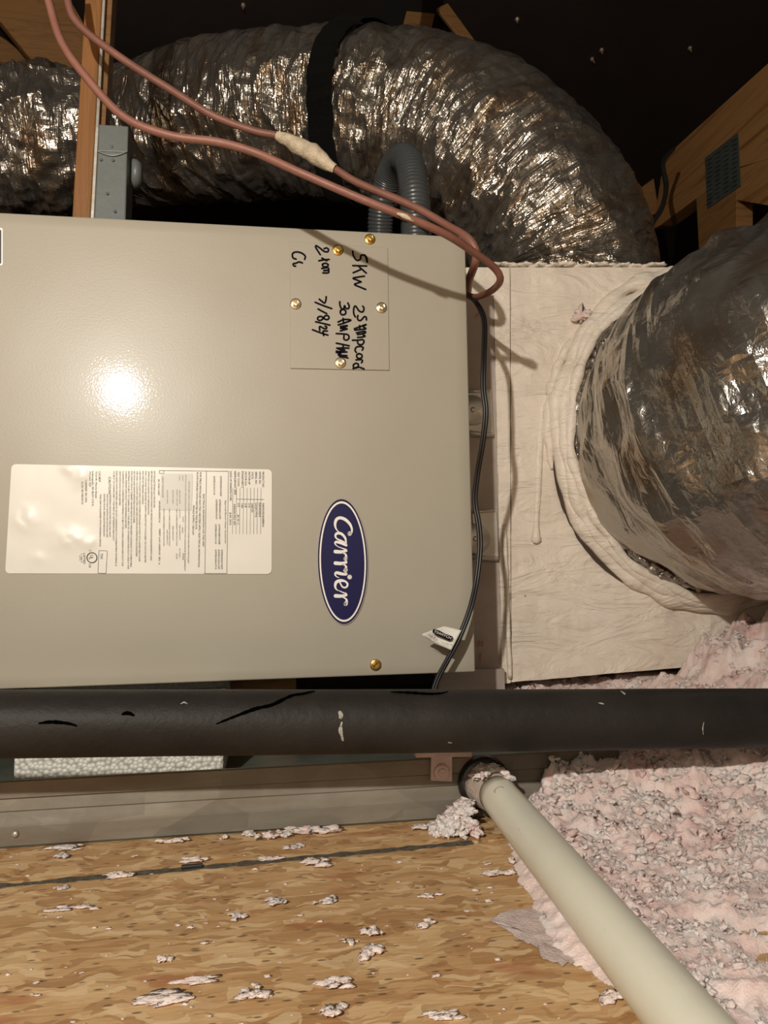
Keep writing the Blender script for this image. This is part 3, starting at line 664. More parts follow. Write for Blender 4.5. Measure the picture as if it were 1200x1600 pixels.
# mastic ring and torn gap at the big take-off
RC = (1103, 684); R0 = 0.224; rc = at(RC[0], RC[1], YL)
def ringpt(t, r, dy): return rc+Vector((r*math.cos(t), -dy, r*1.06*math.sin(t)))
def ringtube(name, R, r, dy, a0, a1, n, mat, seed, amp=0.55, wob=0.009):
    pts = []; rr = []
    for i in range(n):
        t = a0+(a1-a0)*i/(n-1); pts.append(ringpt(t, R+wob*nz(math.cos(t)*3, math.sin(t)*3, seed), dy)); rr.append(r*(1+amp*nz(math.cos(t)*7, math.sin(t)*7, seed+3)))
    return MB().tube(pts, rr, 10).obj(name, mat, pn, True)
pi = math.pi
ringtube('mastic_ring', R0+0.015, 0.012, 0.006, 0, 2*pi, 160, M['mastic'], 1)
ringtube('mastic_ring', R0+0.008, 0.010, 0.014, 0, 2*pi, 160, M['mastic'], 5)
ringtube('mastic_ring', R0+0.002, 0.008, 0.021, 0, 2*pi, 160, M['mastic'], 8)
# smeared mastic left of the ring and the torn gap, its shade painted dark
mb = MB(); n = 40
inn, out = [], []
for i in range(n+1):
    t = pi*1.045+(pi*0.27)*i/n; w = math.sin(pi*min(1, i/n*1.0))**0.6*0.0085*(1+0.35*nz(i*.3, 2, 1))
    inn.append(ringpt(t, R0+0.022, 0.0042)); out.append(ringpt(t, R0+0.024+w, 0.0042))
mb.add(inn+out, [[i, i+1, n+2+i, n+1+i] for i in range(n)]); mb.obj('torn_gap', M['dark'], pn, label='dark tear and its painted shade in the mastic along the ring')
P = []; rr = []
for i in range(36):
    t = pi*0.80+(pi*0.26)*i/35; P.append(ringpt(t, R0+0.028+0.004*nz(i*.25, 0, 7), 0.001)); rr.append(0.009*(1+0.35*nz(i*.3, 5, 1))*math.sin(pi*(i+0.6)/36.2)**0.5)
MB().tube(P, rr, 10).obj('mastic_smear', M['mastic'], pn, True)
# zinc clips on the collar
def clip(x0, y0, x1, y1, cx, cy, label):
    t = thing('mounting_clip', at(cx, y1, YL), label, 'clip', 'zinc clips on the collar')
    Y = YL-0.001
    MB().prism([at(x, y, Y) for x, y in ((x0, y0), (x1, y0), (x1+3, y1), (x0+3, y1))], (0, 0.002, 0)).obj('plate', M['zinc'], t)
    c = at(cx, cy, Y); mb = MB(); n = 28
    prof = [(0.0, .0225), (.003, .0215), (.0042, .019), (.003, .017), (.001, .0155), (.0012, .010), (.0026, .0085), (.0026, .001)]
    mb.tube([c-Vector((0, d, 0)) for d, _ in prof], [r for _, r in prof], n); mb.obj('boss', M['zinc'], t, True)
    mb = MB(); mb.tube([c-Vector((0, d, 0)) for d in (.001, .0045, .006, .0066)], [.0042, .0042, .0032, .001], 14).obj('rivet', M['zinc'], t, True)
    P = [at(x, y, Y-0.002) for x, y in ((x0, y1-6), (x0+18, y1-4), (x1+2, y1-3))]
    MB().tube(P, 0.0035, 8).obj('lip', M['zinc'], t, True)
    P = [at(x, y, Y-0.001) for x, y in ((x0, y0+3), (x1-3, y0+1))]
    MB().tube(P, 0.0022, 8).obj('lip', M['zinc'], t, True)
clip(730, 609, 768, 682, 738, 641, 'upper zinc clip with round boss beside the panel edge, nearer the top')
clip(738, 797, 776, 876, 742, 842, 'lower zinc clip with round boss beside the panel edge, below the other clip')

# ------------------------------------------------------------------ flexible foil ducts
def duct(name, ctrl, mat, label, a_fold, a_wr, a_cr, seed, step=0.004, seg=190, smooth_out=None, pitch=0.045, foldlen=0.055):
    S_, q = pxpath(ctrl, step); P = [Vector(p[:3]) for p in S_]; fr = frames(P, Vector((0, 1, 0.3))); n = len(P)
    v, uv = [], []
    for i in range(n):
        a, b = fr[i]; R = S_[i][3]; s = q[i]
        for k_ in range(seg+1):
            t = 2*pi*(k_ % seg)/seg; c, d = math.cos(t), math.sin(t); rad = a*c+b*d
            am = 1.0
            if smooth_out is not None: am = smooth_out(P[i], rad, s)
            sk = s+0.018*nz(c*1.3, d*1.3, seed+s*3)
            f1 = 1-2*abs(nz(c*1.4+seed, d*1.4, sk/foldlen)); f2 = 1-2.2*abs(nz(c*2.6, d*2.6+seed, sk/0.017))
            f3 = nz(c*9*R/.15, d*9*R/.15, s*55+seed)
            sag = abs(math.sin(pi*s/pitch+0.5*nz(c, d, s*4)))
            r = R+am*(a_fold*(f1-.4)+a_wr*(f2-.3)+a_cr*f3-0.0045*(1-sag)*(a_fold > 0))
            v.append(P[i]+rad*r); uv.append((s, 2*pi*k_/seg*R))
    f = []; w_ = seg+1
    for i in range(n-1):
        for k_ in range(seg): f.append([i*w_+k_, i*w_+k_+1, (i+1)*w_+k_+1, (i+1)*w_+k_])
    f.append(list(range(seg-1, -1, -1))); f.append([(n-1)*w_+k_ for k_ in range(seg)])
    o = obj(name, v, f, mat, None, False, uv=uv)
    return tag(o, label, 'duct'), P, fr, S_, q
def so1(p, rad, s):
    return 0.35+0.65*max(0.0, min(1.0, 0.75-0.9*(rad.x*0.6+rad.z*0.75)))
main, mP, mF, mS, mQ = duct('flexible_duct', [(225, 236, 2.0, .13), (222, 216, 1.79, .140), (278, 200, 1.64, .146), (390, 184, 1.52, .150), (520, 180, 1.45, .150), (635, 192, 1.39, .155), (735, 228, 1.33, .158), (815, 295, 1.29, .158), (870, 366, 1.27, .153), (892, 428, 1.27, .146), (893, 470, 1.27, .142)],
    M['foil'], 'big silver foil duct arching over the air handler into the plenum top', 0.013, 0.006, 0.002, 11, smooth_out=so1)
left, *_ = duct('flexible_duct', [(-200, 225, 1.56, .137), (-60, 224, 1.555, .138), (40, 222, 1.55, .137), (100, 222, 1.55, .136), (132, 222, 1.56, .134)],
    M['foil_left'], 'crinkled foil duct at the left edge behind the wooden post', 0.015, 0.007, 0.004, 31, foldlen=0.07)
def so2(p, rad, s): return min(1.0, 0.2+s*7)
right, rP, rF, rS, rQ = duct('flexible_duct', [(1103, 684, 1.066, .196), (1122, 683, 1.035, .202), (1148, 679, 0.985, .217), (1194, 660, 0.925, .227), (1268, 626, 0.87, .234), (1390, 580, 0.825, .240), (1560, 530, 0.79, .240)],
    M['foil_smooth'], 'wide foil duct leaving the plenum face toward the right edge', 0.018, 0.006, 0.0010, 47, smooth_out=so2, foldlen=0.065)

CF = at(RC[0], RC[1], YL)
v, f, uv = [], [], []; nA, nB = 220, 14
for i in range(nA):
    t = 2*pi*i/nA
    for k_ in range(nB):
        a = 2*pi*k_/nB; rr_ = 0.0115*(1+0.55*nz(math.cos(t)*14, math.sin(t)*14, a*1.1)+0.5*nz(math.cos(t)*34, math.sin(t)*34, math.cos(a)*2.5))
        R_ = 0.2115+rr_*math.cos(a)*0.8; v.append(CF+Vector((R_*math.cos(t), -0.026-rr_*1.35*math.sin(a), 1.06*R_*math.sin(t)))); uv.append((a*.012, t*.2))
        f.append([i*nB+k_, i*nB+(k_+1) % nB, ((i+1) % nA)*nB+(k_+1) % nB, ((i+1) % nA)*nB+k_])
obj('foil_cuff', v, f, M['foil_cuff'], right, False, uv=uv, label='crumpled foil cuff against the plenum')
# black hanging strap round the main duct
def toPx(p): q = p-Vector((0, 0, CH)); return 600+F*q.dot(RX)/q.dot(WX), 800-F*q.dot(UX)/q.dot(WX)
def front_of(i):
    T = (mP[min(i+1, len(mP)-1)]-mP[max(i-1, 0)]).normalized(); fro = Vector((0, -1, 0)); return mP[i]+(fro-T*fro.dot(T)).normalized()*(mS[i][3]+.012)
i0 = min(range(len(mP)), key=lambda i: abs(toPx(front_of(i))[0]-506))
def strap_pts():
    pts = []
    for k_ in range(60):
        ph = math.radians(-200+k_*(290/59))               # from the hidden back, under, up the front to the top
        i = int(i0+9*max(0, math.sin(ph))**1.5+4*max(0, -math.sin(ph)))
        i = max(0, min(len(mP)-1, i)); T = (mP[i+1]-mP[i-1]).normalized()
        fro = Vector((0, -1, 0)); fro = (fro-T*fro.dot(T)).normalized(); up = T.cross(fro); up = up if up.z > 0 else -up
        pts.append((mP[i]+(fro*math.cos(ph)+up*math.sin(ph))*(mS[i][3]+0.012), T, (fro*math.cos(ph)+up*math.sin(ph))))
    return pts
sp = strap_pts(); last = sp[-1]
top = at(672, -120, 1.62)
for k_ in range(1, 12):
    t = k_/11; p = last[0].lerp(top, t)+Vector((0, 0, 0.03*math.sin(pi*t))); sp.append((p, last[1], Vector((0, -0.6, 0.8)).lerp(Vector((0, -1, 0.1)), t)))
v, f, uv = [], [], []; L = 0
for i, (p, T, nr) in enumerate(sp):
    if i: L += (p-sp[i-1][0]).length
    dr = (sp[min(i+1, len(sp)-1)][0]-sp[max(i-1, 0)][0]).normalized(); w = nr.cross(dr).normalized()
    for s_, o_ in ((-1, 0), (1, 0), (1, .002), (-1, .002)): v.append(p+w*s_*0.0235+nr*o_); uv.append((L, s_))
    if i:
        b = 4*i
        for a_, c_ in ((0, 1), (1, 2), (2, 3), (3, 0)): f.append([b-4+a_, b-4+c_, b+c_, b+a_])
tag(obj('hanging_strap', v, f, M['strap'], None, False, uv=uv), 'black nylon webbing strap slung round the foil duct and up to the roof', 'strap')

# ------------------------------------------------------------------ post, strut and grey box standing on the cabinet
Yq = 1.10
def upright(name, x0t, x1t, x0b, x1b, yb, Y, dep, mat, parent=None, bev=0.002, yt=-260):
    k1 = (yt-0)/(yb-0)
    def X(a, b): return a+(b-a)*k1
    q = [at(x0b, yb, Y), at(x1b, yb, Y), at(X(x1t, x1b), yt, Y), at(X(x0t, x0b), yt, Y)]
    q[0].z = q[1].z = zt
    return MB().hexa(q+[p+Vector((0, dep, 0)) for p in q], bev).obj(name, M[mat], parent)
def leg_loc(x): p = at(x, 340, Yq); p.z = zt; return p
tag(upright('support_post', 131, 158, 108, 137, 352, Yq, 0.04, 'wood_post'), 'narrow orange wooden post standing behind the air handler top, left of the grey box', 'post')
st = thing('metal_strut', leg_loc(145), 'thin grey metal strut fixed along the right side of the orange post', 'strut')
upright('flange', 158.4, 163, 137.2, 143, 352, Yq-0.004, 0.003, 'zinc', st, 0.0006)
upright('channel', 163, 174, 143, 152, 352, Yq+0.006, 0.03, 'wood', st, 0.001)
bx = thing('conduit_box', leg_loc(172), 'tall grey electrical box standing between the post and the foil duct', 'electrical box')
def bq(pts, Y, d, bev, name, mat):
    q = [at(x, y, Y) for x, y in pts]
    return MB().hexa(q+[p+Vector((0, d, 0)) for p in q], bev).obj(name, M[mat], bx)
b0 = at(149, 350, Yq-0.012); b1 = at(196, 352, Yq-0.012)
bq([(146, 352), (196, 352), (200, 198), (155, 195)], Yq-0.012, 0.05, 0.002, 'body', 'box_grey')
bq([(152.5, 236), (199.3, 238), (200.6, 197), (154.5, 194)], Yq-0.0135, 0.02, 0.0015, 'lid', 'box_grey')
# scalloped lower lip of the lid
P = [at(153+46*k_/14, 236+7*math.sin(pi*k_/14)*(1 if k_ % 14 else 0.6), Yq-0.014) for k_ in range(15)]
MB().tube(P, 0.0012, 6).obj('lid_lip', M['box_grey'], bx)
mb = MB()
for x, y in ((158, 250), (177, 251), (175, 230), (168, 303), (180, 331)):
    c = at(x, y, Yq-0.0125); mb.tube([c, c-Vector((0, .002, 0)), c-Vector((0, .003, 0))], [.0022, .002, .0006], 8)
mb.obj('paint_bump', M['box_grey'], bx, True)
cb = at(206, 270, Yq+0.02); MB().tube([cb-Vector((.004, 0, 0)), cb+Vector((.004, .004, 0)), cb+Vector((.012, .006, 0)), cb+Vector((.014, .006, 0))], [.02, .021, .017, .008], 20).obj('knockout_hub', M['box_grey'], bx, True)

# grey liquid-tight conduit looping over the cabinet edge
def ribbed(path, step, r, name, mat, label):
    P, q = pxpath(path, step); rr = [r*(1+0.045*math.sin(2*pi*s/0.0062)) for s in q]
    return tag(MB().tube(P[:, :3], rr, 22).obj(name, mat, None, True), label, 'conduit')
ribbed([(596, 400, 1.22), (594, 360, 1.21), (597, 320, 1.19), (608, 275, 1.16), (624, 248, 1.11), (639, 254, 1.05), (646, 290, 1.02), (649, 330, 1.01), (650, 368, 1.005), (650, 395, 1.0)], 0.0015, 0.0205, 'flexible_conduit', M['conduit'], 'grey ribbed conduit hooped up behind the cabinet top edge')

# ------------------------------------------------------------------ wires
def wire(name, path, r, mat, label, wob=0.0006, step=0.006, parent=None, cat='wire'):
    P, q = pxpath(path, step)
    pts = [Vector(p[:3])+Vector((nz(s*14, 1, 0), nz(s*14, 2, 0), nz(s*14, 3, 0)))*wob for p, s in zip(P, q)]
    o = MB().tube(pts, r, 12).obj(name, mat, parent, True)
    return tag(o, label, cat) if label else o
wa = wire('thermostat_wire', [(55, -60, .80), (75, 0, .79), (95, 62, .785), (130, 115, .78), (190, 180, .775), (262, 211, .77), (340, 222, .768), (400, 239, .768), (470, 270, .757), (560, 309, .75), (650, 345, .752), (700, 368, .765), (738, 393, .79), (772, 418, .815), (782, 437, .83), (770, 453, .87), (745, 464, .935), (732, 462, .965)], 0.0042, M['pink_wire'], 'lower salmon pink wire, looping round the top right corner of the cabinet')
wb = thing('thermostat_wire', at(480, 240, 1.0), 'upper salmon pink wire, wrapped with cream tape in front of the strap', 'wire')
B = [(95, -60, 1.0), (105, 0, 1.0), (123, 38, 1.0), (188, 90, 1.0), (260, 136, 1.0), (330, 179, 1.0), (395, 204, 1.0), (440, 214, .995), (482, 236, .985), (525, 265, .975), (560, 286, .965), (640, 320, .94), (700, 353, .915), (732, 373, .892), (744, 394, .889), (742, 412, .90), (733, 438, .955), (731, 455, .98)]
wire('jacket', B, 0.0051, M['pink_wire'], None, parent=wb)
P, q = pxpath([(433, 212, .994, .0058), (450, 219, .99, .0085), (478, 234, .984, .0115), (497, 245, .980, .0115), (510, 256, .977, .0085), (524, 264, .974, .0062)], 0.003)
mb = MB(); fr = frames([Vector(p[:3]) for p in P]); v, f = [], []
for i, p in enumerate(P):
    for k_ in range(16):
        t = 2*pi*k_/16; r = p[3]*(1+0.22*nz(math.cos(t)*2, math.sin(t)*2, i*.25)); v.append(Vector(p[:3])+(fr[i][0]*math.cos(t)+fr[i][1]*math.sin(t))*r)
    if i:
        for k_ in range(16): k2 = (k_+1) % 16; f.append([(i-1)*16+k_, (i-1)*16+k2, i*16+k2, i*16+k_])
obj('tape_wrap', v, f, M['tape'], wb, True, label='cream tape wrapped into a spindle')
c = at(632, 342, .748); wn = MB().tube([c+Vector((-.008, -.003, .004)), c+Vector((0, -.0042, .0008)), c+Vector((.009, -.003, -.004))], [.0012, .0028, .0008], 8).obj('paint_fleck', M['tape'], None, True)
wn.parent = wa; wn.location = wn.location-wa.location
# black twin wire with its flag tag
bw = thing('float_switch_wire', at(700, 1060, .885), 'thin black twin wire hanging down the right edge of the panel', 'wire')
Wp = [(728, 460, .965), (738, 466, .94), (750, 482, .905), (757, 505, .89), (756, 560, .872), (755, 605, .866), (759, 645, .864), (754, 692, .87), (746, 740, .882), (742, 782, .888), (748, 820, .886), (750, 855, .884), (745, 905, .88), (735, 950, .872), (718, 995, .868), (700, 1030, .87), (686, 1056, .872), (678, 1078, .872), (676, 1100, .87)]
for dx in (-1.9, 1.9):
    P, q = pxpath([(x+dx, y, Y) for x, y, Y in Wp], 0.005); MB().tube(P, 0.0021, 10).obj('conductor', M['black_wire'], bw, True)
YT = 0.862
tg = MB(); nu = 14
qc = [(696, 971), (722, 986), (707, 1017), (670, 1004)]
v, f = [], []
def flag(u, w):                              # u along the flag from wire to tip, w across
    x = (721-(721-660)*u)+(-16*(1-u)+(-2)*u)*w; y = 985-(985-974)*u*0.9+(31*(1-u)+26*u)*w - 4*math.sin(pi*u)*0.5
    return x, y
def flagp(u, w, off=0.0): x, y = flag(u, w); return at(x, y, YT-off+0.004*math.sin(u*2.4)-0.010*max(0, u-0.55))
fl_u = lambda u, w: (u, w)
tip = lambda w: 0.62+0.38*(1-abs(w-0.55)*0.0)
for j in range(9):
    for i in range(nu+1):
        w = j/8; umax = (0.45+0.55*min(1, w/0.62)) if w < 0.62 else 1.0-(w-0.62)*1.25
        u = i/nu*umax; v.append(flagp(u, w))
for j in range(8):
    for i in range(nu): a = j*(nu+1)+i; f.append([a, a+1, a+nu+2, a+nu+1])
ft = obj('flag_tag', v, f, M['label'], bw, True, label='white folded paper tag with black print')
md = ft.modifiers.new('t', 'SOLIDIFY'); md.thickness = 0.0006; md.offset = 0
ZT = lambda x, y: (630+x/9.23, 950+y/9.23)
def tp(px, py, off): return at(px, py, YT-off+0.002)
pill = [ZT(x, y) for x, y in ((425, 318), (445, 300), (520, 325), (600, 368), (690, 402), (716, 414), (712, 445), (690, 470), (655, 470), (560, 425), (480, 390), (425, 355))]
mb = MB().add([at(x, y, YT-0.0045) for x, y in pill], [list(range(len(pill)))]); mb.obj('tag_pill', M['ink_black'], ft)
def put_h(mb, s, a, b, h, off):              # print along a..b, capitals upward
    vs, fs = text_mesh(s); u0 = min(q[0] for q in vs); u1 = max(q[0] for q in vs)
    A, Bq = Vector(a), Vector(b); t = (Bq-A); nn = Vector((t.y, -t.x)).normalized()
    mb.add([at(*ZT(*(A+t*((q[0]-u0)/(u1-u0))+nn*(q[1]/0.7*h))), YT-off) for q in vs], fs)
mb = MB(); put_h(mb, 'TSWITCH', (440, 350), (685, 452), 34, 0.0052); mb.obj('tag_lettering', M['badge_white'], ft)
mb = MB(); put_h(mb, 'SS3', (360, 400), (462, 442), 30, 0.0048); put_h(mb, 'MODEL 208-215', (318, 432), (508, 525), 20, 0.0048); put_h(mb, 'Lot 06/17A', (552, 505), (705, 540), 20, 0.0048); mb.obj('tag_print', M['ink'], ft)

# ------------------------------------------------------------------ drain pan, foam block, pipe
pan = thing('drain_pan', (-0.2, 1.05, 0), 'dull galvanized drain pan under the air handler', 'drain pan')
YW = 0.70; xe = at(968, 1190, YW).x; zr = 0.0562
def band(prof, name, lab=None):              # front wall profile (y offset, z) swept along X
    mb = MB(); n = len(prof); xs = [-0.9+(xe+0.9)*i/30 for i in range(31)]; v, f = [], []
    for x in xs:
        for (dy, z) in prof: v.append((x, YW+dy+0.0006*nz(x*8, z*40, 2), z))
    for i in range(30):
        for k_ in range(n-1): f.append([i*n+k_, (i+1)*n+k_, (i+1)*n+k_+1, i*n+k_+1])
    return mb.add(v, f).obj(name, M['galv'], pan, label=lab)
band([(0.004, 0.0022), (0.0, 0.0032), (0.0, 0.0185), (0.0012, 0.0200), (0.003, 0.0300), (0.0022, 0.0312), (0.0035, 0.0405), (0.0008, 0.0420), (0.0008, zr-0.001), (0.0018, zr), (0.0045, zr), (0.0052, zr-0.004), (0.0052, 0.0022)], 'front_wall')
MB().box((-0.9, YW+0.004, 0.0005), (xe, 1.5, 0.0022)).obj('pan_floor', plain('green_grey_sheet', (0.16, 0.175, 0.145), 0.45, 0.4, 0.3, 14), pan)
MB().box((-0.9, 1.5, 0), (xe, 1.505, zr), 0.001).obj('back_wall', M['galv'], pan)
MB().box((xe-0.004, YW+0.005, 0), (xe, 1.5, zr), 0.001).obj('end_wall', M['galv'], pan)
screwp = at(24, 1303, YW-0.0005)
MB().tube([screwp, screwp-Vector((0, .0015, 0)), screwp-Vector((0, .002, 0))], [.0028, .0024, .0006], 12).obj('rivet', M['zinc'], pan, True)
# foam block under the cabinet
q0, q1 = at(21, 1200, 0.862), at(349, 1200, 0.862)
tag(MB().box((q0.x, 0.862, 0.0022), (q1.x, 1.20, 0.0915), 0.0025).obj('foam_block', M['eps'], None), 'white beaded foam block under the left of the cabinet inside the pan', 'foam block')
tag(MB().box((q0.x-0.01, 0.935, 0.0917), (q1.x+0.004, 1.19, zb-0.0003), 0.0015).obj('support_pad', plain('grey_rubber_pad', (0.15, 0.145, 0.13), 0.8, 0, 0.3, 300, 0.001), None), 'grey pad squeezed between the white foam block and the cabinet', 'pad')
q0, q1 = at(352, 1200, 1.02), at(464, 1200, 1.02)
tag(MB().box((q0.x, 1.02, 0.0022), (q1.x, 1.20, zb-0.0003), 0.0025).obj('wood_shim', M['wood'], None), 'dark wooden block under the cabinet just right of the white foam block', 'shim')
# black insulated refrigerant pipe
YI = 0.630; pA, pB = at(0, 1131.5, YI), at(1200, 1121.5, YI+0.004); pD = (pB-pA)/(pB.x-pA.x); rI = 0.0254
def paxis(x): return pA+pD*(x-pA.x)
pi_o = thing('insulated_pipe', paxis(0)-Vector((0, 0, rI)), 'thick black foam insulated pipe running across the whole front', 'pipe')
n, seg = 160, 40; v, f = [], []
for i in range(n):
    x = -0.75+2.1*i/(n-1); q_ = paxis(x)+Vector((0, 0.0008*nz(x*3, 4, 1), 0.0008*nz(x*3, 0, 1)))
    for k_ in range(seg):
        t = 2*math.pi*k_/seg; r = rI*(1+0.012*nz(x*9, math.cos(t)*1.5, math.sin(t)*1.5)); v.append(q_+Vector((0, r*math.cos(t), r*math.sin(t))))
    if i:
        for k_ in range(seg): k2 = (k_+1) % seg; f.append([(i-1)*seg+k_, (i-1)*seg+k2, i*seg+k2, i*seg+k_])
f.append(list(range(seg))); f.append([(n-1)*seg+k_ for k_ in range(seg)])
obj('foam_sleeve', v, f, M['black_foam'], pi_o, True)
def onpipe(px, py, lift=0.0007):             # the point of the sleeve seen at a pixel
    d = ray(px, py); o_ = Vector((0, 0, CH)); ax = pD.normalized(); w0 = o_-pA; dd = d-ax*d.dot(ax); ww = w0-ax*w0.dot(ax)
    a = dd.dot(dd); b = 2*dd.dot(ww); c_ = ww.dot(ww)-(rI+lift)**2
    return o_+d*((-b-math.sqrt(max(0, b*b-4*a*c_)))/(2*a))
def slit(pts, w, name, mat):
    mb = MB(); s, _ = spline([(x, y, 0) for x, y in pts], 3); n = len(s); L, R = [], []
    for i in range(n):
        t = Vector(s[min(i+1, n-1)][:2])-Vector(s[max(i-1, 0)][:2]); t.normalize(); nn = Vector((-t.y, t.x))*(w*(0.35+0.65*math.sin(pi*(i+.5)/n))*(1+0.4*nz(i*.5, 1, w)))
        L.append(onpipe(s[i][0]+nn.x, s[i][1]+nn.y)); R.append(onpipe(s[i][0]-nn.x, s[i][1]-nn.y))
    mb.add(L+R, [[i, i+1, n+i+1, n+i] for i in range(n-1)]); return mb.obj(name, mat, pi_o)
slit([(338, 1131), (370, 1118), (400, 1107), (425, 1101), (455, 1087), (472, 1084), (492, 1079.5)], 2.6, 'split', M['split'])
slit([(610, 1081), (640, 1082), (670, 1084), (690, 1083), (700, 1080)], 2.0, 'split', M['split'])
slit([(60, 1130), (80, 1128), (105, 1130), (120, 1134)], 2.8, 'scuff', M['split'])
slit([(190, 1116), (200, 1114), (210, 1118)], 3.0, 'scuff', M['split'])
sm = plain('white_paint_smear', (0.28, 0.27, 0.235), 0.8, 0, 0.6, 500)
slit([(530, 1111), (533, 1118), (531, 1123)], 3.2, 'paint_smear', sm); slit([(534, 1128), (532, 1140), (534, 1150), (536, 1158)], 2.6, 'paint_smear', sm)
slit([(282, 1100), (288, 1097), (293, 1100)], 1.2, 'paint_smear', sm); slit([(700, 1160), (706, 1161)], 1.0, 'paint_smear', sm)
slit([(970, 1080), (975, 1083), (977, 1085)], 1.6, 'paint_smear', sm); slit([(935, 1098), (944, 1100)], 1.2, 'paint_smear', sm)
slit([(1100, 1128), (1098, 1138), (1099, 1148)], 0.8, 'paint_smear', sm)

# dusty T-shaped clip hooked over the pan rim
ck = thing('rim_clip', at(690, 1225, YW-0.006), 'dusty pink plastic clip with a round disc hooked on the pan rim', 'clip')
def ckq(pts, Y, d, name, bev=0.0008): q = [at(x, y, Y) for x, y in pts]; return MB().hexa(q+[p+Vector((0, d, 0)) for p in q], bev).obj(name, M['dusty'], ck)
ckq([(673, 1220), (707, 1222), (707, 1180), (674, 1180)], YW-0.004, 0.003, 'tab')
ckq([(650, 1184), (738, 1183), (738, 1172), (650, 1173)], YW-0.006, 0.014, 'cross_bar')
c = at(690, 1206, YW-0.004); MB().tube([c, c-Vector((0, .0022, 0)), c-Vector((0, .003, 0))], [.0072, .0070, .0055], 22).tube([c-Vector((0, .0028, 0)), c-Vector((0, .0042, 0))], [.004, .0036], 16).obj('disc', M['dusty'], ck)

# ------------------------------------------------------------------ drain fitting and PVC pipe
dp = thing('drain_pipe', fl(900, 1420), 'cream white plastic drain pipe running from the pan toward the camera', 'pipe')
rP_ = 0.0167
A = Vector((0.2010, 0.672, 0.0295)); Bp = Vector((0.1905, 0.372, 0.0215)); dirp = (Bp-A).normalized(); E_ = A+dirp*0.75
P = [A+(E_-A)*(i/40) for i in range(41)]
mb = MB().tube(P, rP_, 36); mb.obj('tube', M['pvc'], dp, True)
MB().tube([A-dirp*0.004, A-dirp*0.002, A+dirp*0.0005, A+dirp*0.0015], [rP_*0.95, rP_*1.06, rP_*1.06, rP_*1.0], 36).obj('cut_rim', M['adapter'], dp, True)
A0 = Vector((A.x-0.004, YW-0.0005, 0.0315))
MB().tube([A0, A0.lerp(A, .35), A0.lerp(A, .8), A], [0.0205, 0.0200, 0.0185, 0.0160], 28).obj('adapter', M['adapter'], dp, True, label='dusty grey brown fitting sleeve')
MB().tube([A0+Vector((0, .0008, .001)), A0+Vector((0, -.004, .001)), A0+Vector((0, -.006, .001))], [0.0245, 0.0240, 0.0215], 28).obj('gasket', M['black'], dp, True, label='black rubber gasket ring')
mb = MB()
for px, py in ((795, 1290),):
    d = ray(px, py); 
v = []
cpt = A+dirp*0.035; nn = (Vector((-0.45, -0.25, 0.86))-dirp*Vector((-0.45, -0.25, 0.86)).dot(dirp)).normalized(); tt = dirp.cross(nn)
ring = [cpt+nn*(rP_*math.cos(0.16*math.cos(a)*1.5)+0.0003)+tt*(rP_*math.sin(0.16*math.cos(a)*1.5))+dirp*(0.0045*math.sin(a)) for a in np.linspace(pi*0.9, pi*2.1, 14)]
MB().tube(ring, 0.0005, 6).obj('dent_mark', M['adapter'], dp, True)

# ------------------------------------------------------------------ loose pink insulation
def ico(k_, sub=2):
    bm = bmesh.new(); bmesh.ops.create_icosphere(bm, subdivisions=sub, radius=1)
    for q in bm.verts:
        p = q.co*1.1+Vector((k_*7.3, k_*3.1, 0)); d = 1+0.9*noise.noise(p)+0.9*noise.noise(p*2.9)+0.8*noise.noise(p*7)
        q.co = q.co*max(0.22, d); q.co.z *= 0.7; q.co.x *= 1.25
    bm.verts.index_update(); V = np.array([q.co for q in bm.verts]); Fc = np.array([[q.index for q in fc.verts] for fc in bm.faces]); bm.free(); return V, Fc
ICO = [ico(k_, 3) for k_ in range(14)]
ICO1 = [ico(k_, 2) for k_ in range(14)]
ICO0 = [ico(k_, 1) for k_ in range(14)]
def fibres(pts, normals_up, n_each, l0, l1, w):
    """fine straight fibres standing out of points: one thin triangle each"""
    P = np.repeat(np.array(pts), n_each, 0); n = len(P); D = rng.normal(size=(n, 3)); D[:, 2] = np.abs(D[:, 2])*normals_up
    D /= np.linalg.norm(D, axis=1)[:, None]; L = rng.uniform(l0, l1, n)[:, None]; side = np.cross(D, rng.normal(size=(n, 3))); side /= np.linalg.norm(side, axis=1)[:, None]
    V = np.stack([P-side*w, P+side*w, P+D*L], 1).reshape(-1, 3); return V, np.arange(3*n).reshape(n, 3)
rng = np.random.default_rng(5)
def rotm():
    q = rng.normal(size=4); q /= np.linalg.norm(q); a, b, c, d = q
    return np.array([[1-2*(c*c+d*d), 2*(b*c-a*d), 2*(b*d+a*c)], [2*(b*c+a*d), 1-2*(b*b+d*d), 2*(c*d-a*b)], [2*(b*d-a*c), 2*(c*d+a*b), 1-2*(b*b+c*c)]])
def fastmesh(name, V, Fc, mat, parent=None, smooth=False, origin=None):
    base = np.array(origin if origin is not None else (V[:, 0].mean(), V[:, 1].mean(), V[:, 2].min()))
    me = bpy.data.meshes.new(name); me.vertices.add(len(V)); me.vertices.foreach_set('co', (V-base).astype(np.float32).ravel())
    nF = len(Fc); w = Fc.shape[1]; me.loops.add(nF*w); me.loops.foreach_set('vertex_index', Fc.astype(np.int32).ravel())
    me.polygons.add(nF); me.polygons.foreach_set('loop_start', np.arange(0, nF*w, w, dtype=np.int32)); me.polygons.foreach_set('loop_total', np.full(nF, w, dtype=np.int32))
    me.polygons.foreach_set('use_smooth', np.full(nF, smooth)); me.update(calc_edges=True); me.validate(); me.materials.append(mat)
    o = bpy.data.objects.new(name, me); C.objects.link(o); o.location = base; return o
